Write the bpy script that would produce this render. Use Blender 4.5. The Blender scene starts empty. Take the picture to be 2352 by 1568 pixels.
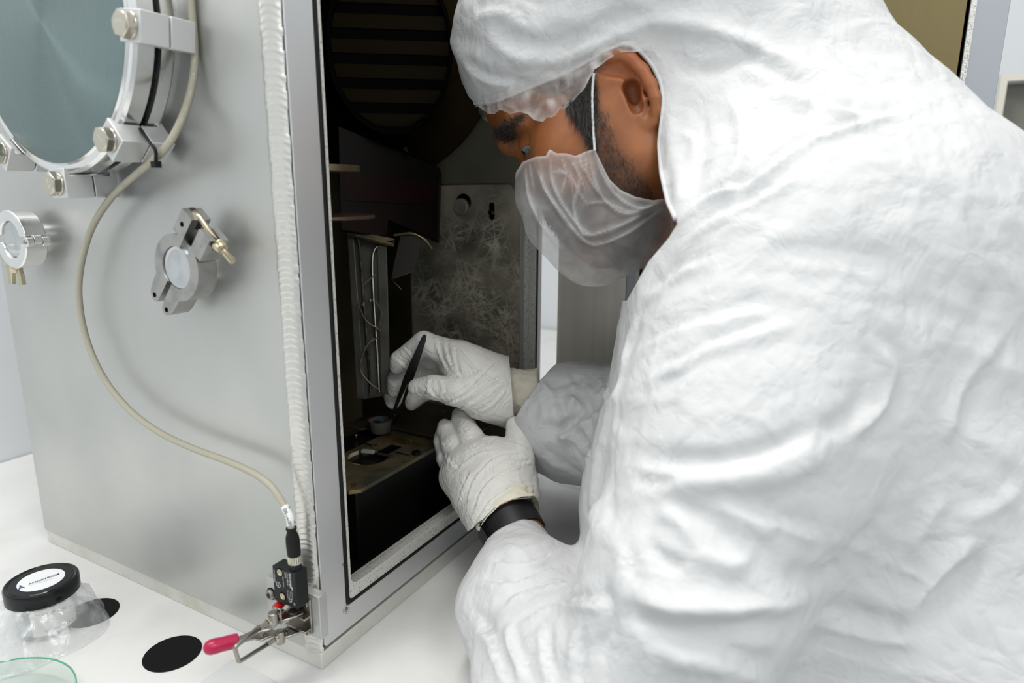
import bpy, bmesh, math, random
import numpy as np
from mathutils import Vector, Matrix
random.seed(7); rng = np.random.default_rng(7)
SC = bpy.context.scene; COL = SC.collection
# ------------------------------------------------------------------ camera
# world: x runs along the chamber's door face, y into the chamber's left side face, z up, bench top at z = 0
CAM_O = np.array([-.3269, -.3528, .375])
RT = np.array([.48494, -.87453, .00602]); UP = np.array([.19201, .11319, .97484]); FW = np.array([.85321, .47158, -.22281])
FPX = 1521.0
cd = bpy.data.cameras.new('camera'); cam = bpy.data.objects.new('camera', cd); COL.objects.link(cam)
cd.sensor_width = 36.0; cd.lens = FPX / 2352 * 36.0; cd.clip_start = .01; cd.clip_end = 50
M4 = Matrix.Identity(4)
for i in range(3):
    M4[i][0] = RT[i]; M4[i][1] = UP[i]; M4[i][2] = -FW[i]; M4[i][3] = CAM_O[i]
cam.matrix_world = M4
cd.dof.use_dof = True; cd.dof.focus_distance = .60; cd.dof.aperture_fstop = 5.0
SC.camera = cam
def ray(u, v): return FW + RT * ((u - 1176) / FPX) - UP * ((v - 784) / FPX)
def P(u, v, d): return CAM_O + ray(u, v) * d
def on(u, v, axis, k):                     # where the sight line meets the plane axis = k (metres)
    r = ray(u, v); return CAM_O + r * ((k - CAM_O[axis]) / r[axis])
# ------------------------------------------------------------------ world, lamps, exposure
w = bpy.data.worlds.new('world'); SC.world = w; w.use_nodes = True
w.node_tree.nodes['Background'].inputs[0].default_value = (.80, .87, .93, 1); w.node_tree.nodes['Background'].inputs[1].default_value = .18
SC.view_settings.view_transform = 'Standard'; SC.view_settings.look = 'None'
SC.view_settings.exposure = -0.03; SC.view_settings.gamma = 1.0; SC.view_settings.use_curve_mapping = False
SC.cycles.max_bounces = 8; SC.cycles.transparent_max_bounces = 16; SC.cycles.caustics_reflective = False; SC.cycles.caustics_refractive = False
SC.cycles.use_denoising = True
def area(name, loc, size, energy, col=(1, .985, .95), rot=(0, 0, 0)):
    l = bpy.data.lights.new(name, 'AREA'); l.shape = 'RECTANGLE'; l.size, l.size_y = size; l.energy = energy; l.color = col
    o = bpy.data.objects.new(name, l); o.location = loc; o.rotation_euler = rot; COL.objects.link(o); return o
# fluorescent strips under the ceiling, followed by fill lamps added for brightness
area('ceiling_and_fill_lamp', (-.75, -.35, 1.66), (.5, 1.5), 2)
area('ceiling_and_fill_lamp', (.55, -.75, 1.66), (.5, 1.5), 2)
area('ceiling_and_fill_lamp', (-.35, .35, 1.66), (1.2, .3), 10)
area('ceiling_and_fill_lamp', (-.45, -.07, 1.66), (1.5, .2), 3)  # added fill strip, brightens the open door's hinge side and the sleeve
area('ceiling_and_fill_lamp', (.05, .06, 1.66), (.6, .16), 9)  # added fill, placed to reach the door plate between hood and chamber
area('ceiling_and_fill_lamp', (-.75, -1.45, 1.66), (.9, .5), 17)  # added fill from behind the camera, lifts the dark chamber interior
# ------------------------------------------------------------------ materials
MATS = {}
def mat(name, col, rough=.5, metal=0., spec=.5, bump=None, var=None, rvar=None, coat=0, trans=0, ior=1.45, alpha=1, aniso=0, emit=None):
    if name in MATS: return MATS[name]
    m = bpy.data.materials.new(name); m.use_nodes = True; nt = m.node_tree; b = nt.nodes['Principled BSDF']
    I = b.inputs
    I['Base Color'].default_value = (*col, 1); I['Roughness'].default_value = rough; I['Metallic'].default_value = metal
    I['Specular IOR Level'].default_value = spec; I['Coat Weight'].default_value = coat; I['Transmission Weight'].default_value = trans
    I['IOR'].default_value = ior; I['Alpha'].default_value = alpha; I['Anisotropic'].default_value = aniso
    tc = nt.nodes.new('ShaderNodeTexCoord')
    def noise(scale, detail=4, stretch=(1, 1, 1), dist=0):
        mp = nt.nodes.new('ShaderNodeMapping'); mp.inputs['Scale'].default_value = stretch
        nt.links.new(tc.outputs['Object'], mp.inputs[0])
        n = nt.nodes.new('ShaderNodeTexNoise'); n.inputs['Scale'].default_value = scale; n.inputs['Detail'].default_value = detail
        n.inputs['Distortion'].default_value = dist
        nt.links.new(mp.outputs[0], n.inputs[0]); return n
    if var:                               # (colour2, scale, stretch, low, high)
        n = noise(var[1], 5, var[2]); r = nt.nodes.new('ShaderNodeMapRange'); r.inputs[1].default_value = var[3]; r.inputs[2].default_value = var[4]
        nt.links.new(n.outputs[0], r.inputs[0])
        mx = nt.nodes.new('ShaderNodeMix'); mx.data_type = 'RGBA'; mx.inputs[6].default_value = (*col, 1); mx.inputs[7].default_value = (*var[0], 1)
        nt.links.new(r.outputs[0], mx.inputs[0]); nt.links.new(mx.outputs[2], I['Base Color'])
    if rvar:                              # (scale, stretch, lo, hi)
        n = noise(rvar[0], 5, rvar[1]); r = nt.nodes.new('ShaderNodeMapRange'); r.inputs[1].default_value = .3; r.inputs[2].default_value = .7
        r.inputs[3].default_value = rvar[2]; r.inputs[4].default_value = rvar[3]
        nt.links.new(n.outputs[0], r.inputs[0]); nt.links.new(r.outputs[0], I['Roughness'])
    if bump:                              # (scale, strength, distance, stretch)
        n = noise(bump[0], 4, bump[3] if len(bump) > 3 else (1, 1, 1)); bp = nt.nodes.new('ShaderNodeBump')
        bp.inputs['Strength'].default_value = bump[1]; bp.inputs['Distance'].default_value = bump[2]
        nt.links.new(n.outputs[0], bp.inputs['Height']); nt.links.new(bp.outputs[0], I['Normal'])
    if emit: I['Emission Color'].default_value = (*emit[0], 1); I['Emission Strength'].default_value = emit[1]
    MATS[name] = m; return m
S1 = (1, 1, 1)
ALU = mat('satin_aluminium', (.58, .585, .565), .44, .72, var=((.52, .53, .515), 9, S1, .35, .7), rvar=(14, S1, .36, .5), bump=(900, .05, .0005))
ALUF = mat('milled_aluminium', (.74, .745, .745), .42, .5, var=((.64, .64, .64), 30, (1, 1, .1), .5, .8), rvar=(40, (1, 1, .05), .3, .5))
ALUB = mat('bright_aluminium', (.80, .80, .79), .22, .95, rvar=(60, S1, .15, .32))
CAST = mat('cast_aluminium', (.42, .41, .395), .34, .95, var=((.30, .295, .285), 90, S1, .45, .7), bump=(500, .1, .0006))
STEEL = mat('stainless_steel', (.34, .32, .285), .26, 1., rvar=(120, S1, .2, .36))
NICKEL = mat('nickel_steel', (.56, .53, .45), .22, 1.)
BRASS = mat('nickel_brass', (.56, .50, .36), .24, 1.)
PIT = mat('pitted_aluminium', (.74, .73, .69), .5, .4, var=((.34, .33, .30), 650, (1, 1, .6), .55, .68), bump=(520, .5, .0012))
PIT2 = mat('scuffed_aluminium', (.70, .705, .71), .44, .75, var=((.2, .2, .19), 130, (1, 1, .55), .70, .76))
PLATE = mat('base_plate_metal', (.74, .74, .70), .5, .6, var=((.62, .61, .52), 25, S1, .5, .75))
WELD = mat('weld_metal', (.70, .69, .65), .36, .85)
RUB = mat('black_rubber', (.010, .010, .009), .5, spec=.25)
BPL = mat('black_plastic', (.012, .012, .013), .45, spec=.3)
GPL = mat('gloss_black_plastic', (.005, .006, .007), .14, spec=.4)
PINK = mat('pink_vinyl', (.44, .007, .065), .3, coat=.1, bump=(160, .15, .0008))
RED = mat('red_plastic', (.55, .012, .012), .3)
CABLE = mat('grey_cable', (.44, .42, .33), .5)
WHT = mat('white_label', (.86, .87, .88), .5)
INK = mat('black_ink', (.01, .01, .012), .5)
INKW = mat('white_ink', (.75, .78, .8), .5)
INKB = mat('blue_ink', (.03, .075, .22), .5)
INKG = mat('faint_ink', (.45, .52, .62), .5)
BENCH = mat('white_bench', (.80, .80, .785), .45, var=((.70, .70, .68), 14, S1, .5, .8), bump=(700, .08, .0004))
WALLM = mat('pale_wall', (.74, .77, .80), .5)
CEILM = mat('white_ceiling', (.8, .8, .8), .6)
FLM = mat('grey_floor', (.66, .66, .65), .5)
DARK = mat('dark_coated_wall', (.016, .012, .007), .5, .0, .15, var=((.045, .036, .02), 7, S1, .4, .7))
TAN = mat('tan_coated_metal', (.42, .36, .22), .45, .4, var=((.30, .25, .14), 6, S1, .4, .7))
OLIVE = mat('olive_coated_metal', (.12, .10, .055), .38, .7, var=((.07, .055, .03), 6, S1, .4, .7))
BROWN = mat('brown_coated_metal', (.020, .012, .006), .5, .0, .12, var=((.04, .028, .010), 5, S1, .4, .7))
SLATM = mat('slat_metal', (.014, .010, .004), .5, .0, .08)
VOID = mat('void_black', (.003, .003, .003), .8, spec=.03)
HEAR = mat('hearth_metal', (.30, .225, .115), .36, .6, var=((.12, .12, .09), 22, S1, .4, .65), rvar=(60, S1, .22, .5))
HEARD = mat('hearth_side_metal', (.006, .0055, .005), .3, .0, .2, bump=(300, .1, .0005))
DOORF = mat('door_frame_metal', (.44, .465, .50), .45, .6, var=((.12, .12, .12), 150, (1, 1, .55), .70, .76))
GOLDL = mat('golden_liner', (.28, .23, .115), .4, .75, var=((.21, .165, .075), 3, (1, 1, .6), .35, .7), rvar=(90, (1, 4, .1), .32, .46))
LINER2 = mat('beige_door_metal', (.93, .89, .80), .40, .4, var=((.84, .80, .715), 30, (1, 3, .04), .35, .65))
# scratched liner: criss-cross wiping marks over stained metal
def scratched():
    m = bpy.data.materials.new('scratched_liner'); m.use_nodes = True; nt = m.node_tree; b = nt.nodes['Principled BSDF']
    N = nt.nodes.new; L = nt.links.new
    tc = N('ShaderNodeTexCoord')
    acc = None
    for k, (ang, sc, thr) in enumerate(((20, 34, .80), (75, 30, .78), (118, 38, .80), (150, 26, .82), (98, 46, .8), (48, 40, .82))):
        m0 = N('ShaderNodeMapping'); m0.inputs['Rotation'].default_value = (math.radians(ang), 0, 0); L(tc.outputs['Object'], m0.inputs[0])
        mp = N('ShaderNodeMapping'); mp.inputs['Scale'].default_value = (1, sc * 1.5, sc * .2); mp.inputs['Location'].default_value = (k * 3.1, k * 1.7, k)
        L(m0.outputs[0], mp.inputs[0])
        wn = N('ShaderNodeTexNoise'); wn.inputs['Scale'].default_value = 1.7; wn.inputs['Detail'].default_value = 1.5; wn.inputs['Distortion'].default_value = .5
        L(mp.outputs[0], wn.inputs[0])
        # thin bright line where the stretched noise crosses its middle
        s = N('ShaderNodeMath'); s.operation = 'SUBTRACT'; s.inputs[1].default_value = .5; L(wn.outputs[0], s.inputs[0])
        a = N('ShaderNodeMath'); a.operation = 'ABSOLUTE'; L(s.outputs[0], a.inputs[0])
        r = N('ShaderNodeMapRange'); r.inputs[1].default_value = .0; r.inputs[2].default_value = .022; r.inputs[3].default_value = 1; r.inputs[4].default_value = 0
        L(a.outputs[0], r.inputs[0])
        if acc is None: acc = r.outputs[0]
        else:
            mx = N('ShaderNodeMath'); mx.operation = 'MAXIMUM'; L(acc, mx.inputs[0]); L(r.outputs[0], mx.inputs[1]); acc = mx.outputs[0]
    # scratches lie in one broad patch
    sp = N('ShaderNodeSeparateXYZ'); L(tc.outputs['Object'], sp.inputs[0])
    d = N('ShaderNodeVectorMath'); d.operation = 'DISTANCE'; d.inputs[1].default_value = (.165, -.125, .262); L(tc.outputs['Object'], d.inputs[0])
    pr = N('ShaderNodeMapRange'); pr.inputs[1].default_value = .14; pr.inputs[2].default_value = .055; L(d.outputs['Value'], pr.inputs[0])
    pn = N('ShaderNodeTexNoise'); pn.inputs['Scale'].default_value = 22; L(tc.outputs['Object'], pn.inputs[0])
    pr2 = N('ShaderNodeMapRange'); pr2.inputs[1].default_value = .35; pr2.inputs[2].default_value = .65; L(pn.outputs[0], pr2.inputs[0])
    mu = N('ShaderNodeMath'); mu.operation = 'MULTIPLY'; L(acc, mu.inputs[0]); L(pr.outputs[0], mu.inputs[1])
    mu2 = N('ShaderNodeMath'); mu2.operation = 'MULTIPLY'; L(mu.outputs[0], mu2.inputs[0]); L(pr2.outputs[0], mu2.inputs[1])
    cl = N('ShaderNodeTexNoise'); cl.inputs['Scale'].default_value = 12; cl.inputs['Detail'].default_value = 5; L(tc.outputs['Object'], cl.inputs[0])
    cr = N('ShaderNodeValToRGB'); e = cr.color_ramp.elements; e[0].position = .36; e[0].color = (.17, .165, .14, 1); e[1].position = .66; e[1].color = (.52, .47, .35, 1)
    L(cl.outputs[0], cr.inputs[0])
    mx = N('ShaderNodeMix'); mx.data_type = 'RGBA'; mx.inputs[7].default_value = (.95, .87, .68, 1); L(mu2.outputs[0], mx.inputs[0]); L(cr.outputs[0], mx.inputs[6])
    L(mx.outputs[2], b.inputs['Base Color']); b.inputs['Metallic'].default_value = .35; b.inputs['Roughness'].default_value = .45
    MATS['scratched'] = m; return m
SCR = scratched()
def brushed_disc(name, col, centre, freq=1500):   # turned face: fine concentric grooves, anisotropic gloss around the axis
    m = bpy.data.materials.new(name); m.use_nodes = True; nt = m.node_tree; b = nt.nodes['Principled BSDF']; N = nt.nodes.new; L = nt.links.new
    tc = N('ShaderNodeTexCoord'); mp = N('ShaderNodeVectorMath'); mp.operation = 'SUBTRACT'; mp.inputs[1].default_value = centre; L(tc.outputs['Object'], mp.inputs[0])
    ln = N('ShaderNodeVectorMath'); ln.operation = 'LENGTH'; L(mp.outputs[0], ln.inputs[0])
    cb = N('ShaderNodeCombineXYZ'); sc = N('ShaderNodeMath'); sc.operation = 'MULTIPLY'; sc.inputs[1].default_value = freq; L(ln.outputs['Value'], sc.inputs[0]); L(sc.outputs[0], cb.inputs[0])
    n = N('ShaderNodeTexNoise'); n.inputs['Scale'].default_value = 1; n.inputs['Detail'].default_value = 3; L(cb.outputs[0], n.inputs[0])
    r = N('ShaderNodeMapRange'); r.inputs[3].default_value = .20; r.inputs[4].default_value = .34; L(n.outputs[0], r.inputs[0]); L(r.outputs[0], b.inputs['Roughness'])
    tg = N('ShaderNodeTangent'); tg.direction_type = 'RADIAL'; tg.axis = 'X'; L(tg.outputs[0], b.inputs['Tangent'])
    b.inputs['Base Color'].default_value = (*col, 1); b.inputs['Metallic'].default_value = 1; b.inputs['Anisotropic'].default_value = 1.0
    return m
# ------------------------------------------------------------------ mesh building (millimetres in, metres out)
class MB:
    def __init__(s): s.v = []; s.f = []
    def add(s, vs, fs):
        k = len(s.v); s.v += [tuple(map(float, q)) for q in vs]; s.f += [tuple(i + k for i in f) for f in fs]; return s
    def box(s, lo, hi):
        (x0, y0, z0), (x1, y1, z1) = lo, hi
        return s.hexa([(x0, y0, z0), (x1, y0, z0), (x1, y1, z0), (x0, y1, z0)], [(x0, y0, z1), (x1, y0, z1), (x1, y1, z1), (x0, y1, z1)])
    def hexa(s, a, b):                                 # two loops of equal length -> closed prism
        n = len(a); fs = [tuple(range(n))[::-1], tuple(range(n, 2 * n))] + [(i, (i + 1) % n, n + (i + 1) % n, n + i) for i in range(n)]
        return s.add(list(a) + list(b), fs)
    def prism(s, pts, fr, d0, d1):                     # pts in 2-D frame fr = (origin, e1, e2, e3); extruded from d0 to d1 along e3
        o, e1, e2, e3 = (np.array(q, float) for q in fr)
        A = [o + e1 * p[0] + e2 * p[1] + e3 * d0 for p in pts]; Bq = [o + e1 * p[0] + e2 * p[1] + e3 * d1 for p in pts]
        return s.hexa(A, Bq)
    def obox(s, c, ex, ey, ez):                        # oriented box: centre and half-axes
        c, ex, ey, ez = (np.array(q, float) for q in (c, ex, ey, ez))
        a = [c - ex - ey - ez, c + ex - ey - ez, c + ex + ey - ez, c - ex + ey - ez]; return s.hexa(a, [q + 2 * ez for q in a])
    def ring(s, outer, inner, fr, d0, d1):             # frame between two loops with the same vertex count
        o, e1, e2, e3 = (np.array(q, float) for q in fr); n = len(outer); V = []
        for d in (d0, d1):
            for L in (outer, inner): V += [o + e1 * p[0] + e2 * p[1] + e3 * d for p in L]
        F = []
        for i in range(n):
            j = (i + 1) % n
            F += [(i, n + i, n + j, j), (2 * n + i, 2 * n + j, 3 * n + j, 3 * n + i), (i, j, 2 * n + j, 2 * n + i), (n + i, 3 * n + i, 3 * n + j, n + j)]
        return s.add(V, F)
    def lathe(s, prof, o, ax, n=48, cap=True, ref=None):   # prof: (radius, height along ax)
        o = np.array(o, float); ax = np.array(ax, float); ax /= np.linalg.norm(ax)
        r0 = np.array(ref if ref is not None else ((0, 0, 1) if abs(ax[2]) < .9 else (1, 0, 0)), float); e1 = np.cross(ax, r0); e1 /= np.linalg.norm(e1); e2 = np.cross(ax, e1)
        V = []; F = []
        for r, h in prof:
            for i in range(n):
                t = 2 * math.pi * i / n; V.append(o + ax * h + (e1 * math.cos(t) + e2 * math.sin(t)) * r)
        for k in range(len(prof) - 1):
            for i in range(n):
                j = (i + 1) % n; F.append((k * n + i, k * n + j, (k + 1) * n + j, (k + 1) * n + i))
        if cap:
            F.append(tuple(range(n))[::-1]); m = (len(prof) - 1) * n; F.append(tuple(m + i for i in range(n)))
        return s.add(V, F)
    def cyl(s, p0, p1, r, r1=None, n=24):
        p0 = np.array(p0, float); p1 = np.array(p1, float); return s.lathe([(r, 0), (r if r1 is None else r1, np.linalg.norm(p1 - p0))], p0, p1 - p0, n)
    def tube(s, pts, r, n=12, cap=True):
        pts = [np.array(p, float) for p in pts]; m = len(pts); V = []; F = []
        t0 = pts[1] - pts[0]; e1 = np.cross(t0, (0, 0, 1)); e1 = e1 if np.linalg.norm(e1) > 1e-6 * np.linalg.norm(t0) else np.array((1., 0, 0)); e1 /= np.linalg.norm(e1)
        for k in range(m):
            t = pts[min(k + 1, m - 1)] - pts[max(k - 1, 0)]; t /= np.linalg.norm(t); e1 = e1 - t * (e1 @ t); e1 /= np.linalg.norm(e1); e2 = np.cross(t, e1)
            rr = r[k] if hasattr(r, '__len__') else r
            V += [pts[k] + (e1 * math.cos(2 * math.pi * i / n) + e2 * math.sin(2 * math.pi * i / n)) * rr for i in range(n)]
        for k in range(m - 1):
            for i in range(n):
                j = (i + 1) % n; F.append((k * n + i, k * n + j, (k + 1) * n + j, (k + 1) * n + i))
        if cap: F += [tuple(range(n))[::-1], tuple((m - 1) * n + i for i in range(n))]
        return s.add(V, F)
    def build(s, name, m, parent=None, bevel=0, sharp=32, seg=2, scale=.001):
        return mk(name, [(x * scale, y * scale, z * scale) for x, y, z in s.v], s.f, m, parent, bevel, sharp, seg)
def wloc(o):
    l = np.zeros(3)
    while o is not None: l += np.array(o.location); o = o.parent
    return l
def mk(name, V, F, m, parent=None, bevel=0, sharp=32, seg=2):
    me = bpy.data.meshes.new(name); off = wloc(parent)
    me.from_pydata([tuple(np.array(v) - off) for v in V], [], F)
    bm = bmesh.new(); bm.from_mesh(me); bmesh.ops.recalc_face_normals(bm, faces=bm.faces); bm.to_mesh(me); bm.free()
    me.polygons.foreach_set('use_smooth', [True] * len(me.polygons))
    try: me.set_sharp_from_angle(angle=math.radians(sharp))
    except Exception: pass
    me.materials.append(m); o = bpy.data.objects.new(name, me); COL.objects.link(o)
    if parent is not None: o.parent = parent
    if bevel:
        b = o.modifiers.new('bevel', 'BEVEL'); b.width = bevel * .001; b.segments = seg; b.limit_method = 'ANGLE'; b.angle_limit = math.radians(35); b.harden_normals = False
    return o
def thing(name, label, cat, loc=(0, 0, 0), group=None):      # Empty at a thing's base (millimetres)
    o = bpy.data.objects.new(name, None); COL.objects.link(o); o.location = [q * .001 for q in loc]; o['label'] = label; o['category'] = cat
    o.empty_display_size = .02
    if group: o['group'] = group
    return o
def tag(o, label, cat, group=None):
    o['label'] = label; o['category'] = cat
    if group: o['group'] = group
    return o
def lab(o, label): o['label'] = label; return o
def struct(name, mb, m): o = mb.build(name, m); o['kind'] = 'structure'; return o
def rrect(x0, y0, x1, y1, r, n=5):
    out = []
    for cx, cy, a0 in ((x1 - r, y1 - r, 0), (x0 + r, y1 - r, 90), (x0 + r, y0 + r, 180), (x1 - r, y0 + r, 270)):
        for k in range(n + 1):
            a = math.radians(a0 + 90 * k / n); out.append((cx + r * math.cos(a), cy + r * math.sin(a)))
    return out
def circ(cx, cy, r, n=32, a0=0, a1=360):
    full = abs(a1 - a0) >= 360
    return [(cx + r * math.cos(math.radians(a0 + (a1 - a0) * k / (n if full else n - 1))), cy + r * math.sin(math.radians(a0 + (a1 - a0) * k / (n if full else n - 1)))) for k in range(n)]
def smooth_path(pts, n=8):                                 # Catmull-Rom through the points
    pts = [np.array(p, float) for p in pts]; q = [2 * pts[0] - pts[1]] + pts + [2 * pts[-1] - pts[-2]]; out = []
    for i in range(1, len(q) - 2):
        for k in range(n):
            t = k / n; a, b, c, d = q[i - 1], q[i], q[i + 1], q[i + 2]
            out.append(.5 * (2 * b + (c - a) * t + (2 * a - 5 * b + 4 * c - d) * t * t + (3 * b - a - 3 * c + d) * t ** 3))
    out.append(pts[-1]); return out
def text(body, size, origin, ex, ey, m, parent, name='lettering', extr=.02, align='LEFT', width=None, bold=0):
    c = bpy.data.curves.new(name, 'FONT'); c.body = body; c.size = size * .001; c.extrude = extr * .001; c.align_x = align; c.offset = bold * .001
    if width: c.space_character = width
    tmp = bpy.data.objects.new('tmp', c); COL.objects.link(tmp)
    bpy.context.view_layer.update()
    me = bpy.data.meshes.new_from_object(tmp.evaluated_get(bpy.context.evaluated_depsgraph_get())); bpy.data.objects.remove(tmp)
    ex = np.array(ex, float); ey = np.array(ey, float); ex /= np.linalg.norm(ex); ey /= np.linalg.norm(ey); ez = np.cross(ex, ey); o3 = np.array(origin, float) * .001
    off = wloc(parent)
    for v in me.vertices: v.co = Vector(o3 + ex * v.co[0] + ey * v.co[1] + ez * v.co[2] - off)
    me.materials.clear(); me.materials.append(m); o = bpy.data.objects.new(name, me); COL.objects.link(o); o.parent = parent; return o
X, Y, Z = np.eye(3)
YZ = ((0, 0, 0), -Y, Z, -X)          # frame on the chamber's left face: e1 to the right, e2 up, e3 out of the face
# ------------------------------------------------------------------ the setting
struct('floor', MB().box((-1700, -2000, -950), (1400, 800, -900)), FLM)
struct('ceiling', MB().box((-1700, -2000, 1700), (1400, 800, 1750)), CEILM)
struct('wall_back', MB().box((-1700, 690, -900), (1400, 740, 1700)), WALLM)
struct('wall_left', MB().box((-1750, -2000, -900), (-1700, 740, 1700)), WALLM)
struct('wall_front', MB().box((-1700, -2050, -900), (1400, -2000, 1700)), WALLM)
wr = MB(); wr.ring([(-2000, -900), (740, -900), (740, 1700), (-2000, 1700)], [(-1000, 392), (-527, 392), (-527, 582), (-1000, 582)], ((1300, 0, 0), Y, Z, X), 0, 60)
struct('wall_right', wr, WALLM)
wf = MB(); wf.ring([(-1012, 380), (-515, 380), (-515, 594), (-1012, 594)], [(-1000, 392), (-527, 392), (-527, 582), (-1000, 582)], ((1300, 0, 0), Y, Z, X), -6, 0)
wfo = struct('window_1', wf, mat('cream_frame', (.80, .77, .66), .3, .4))
g = MB().box((1345, -1000, 392), (1350, -527, 582)).build('pane', mat('dim_pane', (.22, .215, .18), .15), wfo)
def proj_(p):
    q = p - CAM_O; d = q @ FW; return 1176 + FPX * (q @ RT) / d, 784 - FPX * (q @ UP) / d
# ------------------------------------------------------------------ bench
bench = thing('workbench', 'white laminated workbench top that everything stands on', 'workbench', (0, 0, -900))
MB().box((-1650, -112, -30), (1290, 688, 0)).build('worktop', BENCH, bench, 2)
for lx in (-1600, 1240):
    for ly in (-60, 640): MB().box((lx - 25, ly - 25, -900), (lx + 25, ly + 25, -30)).build('leg', ALU, bench, 2)
# ------------------------------------------------------------------ vacuum chamber
ch = thing('vacuum_chamber', 'welded aluminium vacuum chamber box standing open on the bench, door swung wide', 'chamber', (190, 200, 0))
MB().box((1, 0, 0), (386, 402, 14.5)).build('base_plate', PLATE, ch, .8)
lab(MB().box((0, 8, 14.5), (14, 404, 720)).build('side_panel', ALU, ch, 1), 'broad brushed side panel with ports')
MB().box((14, 390, 14.5), (370, 402, 720)).build('rear_panel', ALU, ch, 1)
MB().box((357, 14, 14.5), (371, 390, 720)).build('right_panel', ALU, ch, 1)
MB().box((0, 8, 720), (371, 402, 734)).build('top_panel', ALU, ch, 1)
XZ = ((0, 0, 0), X, Z, Y)
fl = MB(); out = rrect(5.5, 17.5, 384, 734, 3); inn = rrect(31.5, 39, 374, 700, 4); fl.ring(out, inn, XZ, 0, 8)
fl.build('front_flange', PIT2, ch, .7)
sb = MB(); sb.ring(out, rrect(38, 52, 366, 690, 9), XZ, 8, 14); sb.build('flange_back', PIT, ch)
lip = MB(); lip.ring(rrect(35.5, 42.5, 370, 697, 4), rrect(38.4, 54, 366, 689, 9), XZ, -.2, 8); lab(lip.build('sealing_lip', PIT, ch, .4), 'pitted sealing lip around the opening')
gk = MB(); gk.ring(rrect(31.6, 39.1, 373.9, 699.9, 4), rrect(35.4, 42.6, 370.1, 696.9, 4), XZ, -.9, 6); lab(gk.build('door_gasket', RUB, ch, 1.1), 'black rubber gasket in the flange groove')
MB().lathe([(0.1, .6), (2.2, 0), (2.6, -.5), (3.6, -.6), (3.6, .3)], (31, -.1, 36.5), -Y, 24, False).build('groove_dimple', STEEL, ch)
# weld bead down the corner: overlapping crescents
def weld(name, p0, length, axis_u, axis_n, axis_l, half, bulge, pitch, parent):
    nu, nl = 14, int(length / pitch * 9); V = []; F = []; ph = 0; phs = []
    rr = random.Random(3)
    cuts = [0]
    while cuts[-1] < length + 20: cuts.append(cuts[-1] + pitch * rr.uniform(.75, 1.3))
    cuts = np.array(cuts); amp = [rr.uniform(.5, 1.0) for _ in cuts]; wid = [rr.uniform(.94, 1.06) for _ in cuts]
    for k in range(nl + 1):
        l = length * k / nl
        for i in range(nu + 1):
            u = -1 + 2 * i / nu
            q = l + 4.2 * u * u                        # crescent: edges trail behind the middle
            j = max(0, np.searchsorted(cuts, q) - 1); t = (q - cuts[j]) / max(1e-6, cuts[j + 1] - cuts[j]) if j + 1 < len(cuts) else 0
            h = bulge * math.sqrt(max(0, 1 - u * u * .96)) + .75 * amp[j] * (1 - t) * (1 - abs(u) ** 4) - .3
            V.append(np.array(p0) + axis_u * (u * half * wid[j]) + axis_n * h + axis_l * l)
    for k in range(nl):
        for i in range(nu):
            a = k * (nu + 1) + i; F.append((a, a + 1, a + nu + 2, a + nu + 1))
    return MB().add(V, F).build(name, WELD, parent, sharp=60)
au = np.array((.28, -.96, 0.)); an = np.array((-.96, -.28, 0.))
weld('weld_bead', (2.2, 8.5, 14.6), 695, au / np.linalg.norm(au), an / np.linalg.norm(an), Z, 8.2, 3.2, 4.4, ch)
weld('weld_bead', (386, 3, 14.5), -376, np.array((0, -.2, .98)), np.array((0, -.98, -.2)), X, 3.2, .8, 5, ch)
# dark lining inside
lin = MB().box((14, 30, 14.5), (16, 388, 718)).build('liner_panel', DARK, ch)
MB().box((16, 386, 14.5), (357, 388, 718)).build('liner_panel', DARK, ch)
MB().box((16, 14.5, 716), (357, 386, 719)).build('liner_panel', DARK, ch)
lab(MB().box((16, 14.5, 20), (354, 386, 22)).build('liner_panel', HEARD, ch), 'glossy black chamber floor')
lab(MB().box((352.5, 266, 22), (355, 386, 716)).build('liner_panel', TAN, ch, .5), 'tan coated right wall, deepest part')
lab(MB().box((353, 170, 22), (355, 265.6, 716)).build('liner_panel', OLIVE, ch, .5), 'olive coated right wall, rear part')
YZR = ((0, 0, 0), Y, Z, X)
hz, hy = .3516, .0525
pan = MB(); pts = [(14, 22), (172, 22), (172, 379.5), (30, 381)] + [(26, 380), (22, 376), (19, 368), (14, 364)]
pan.prism(pts, YZR, 352.5, 354.5); lab(pan.build('liner_panel', SCR, ch, .3), 'scratched grey lower liner plate on the right wall')
pan = MB().prism([(14, 366), (18, 370), (21, 378), (25, 382), (30, 383), (172, 381.5), (172, 716), (14, 716)], YZR, 353, 355); lab(pan.build('liner_panel', mat('olive_grey_liner', (.26, .245, .18), .45, .6, var=((.19, .18, .125), 9, S1, .4, .7)), ch, .3), 'plain olive grey upper liner plate on the right wall')
# porthole and slot in the scratched plate
c = on(1065, 465, 0, .3525) * 1000
po = MB(); po.prism(circ(0, 0, 10.5, 40), ((c[0], c[1], c[2]), Y, Z, X), -.5, .4); po.build('porthole', VOID, ch)
MB().lathe([(9.8, 0), (9.8, 5), (9, 5.6), (.1, 5.7)], c + np.array((0, 1.5, -5)), -X, 32).build('port_plug', SCR, ch, .3)
c = on(1130, 485, 0, .3525) * 1000
MB().prism(rrect(-3.6, -10, 3.6, 10, 3.5), ((c[0], c[1], c[2]), Y, Z, X), -.5, .4).build('slot', VOID, ch)
MB().lathe([(1.4, 2), (1.4, 4.2), (3, 4.2), (3, 0)], c + np.array((0, 0, -1.5)), -X, 20, False).build('slot_screw', STEEL, ch)
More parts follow.
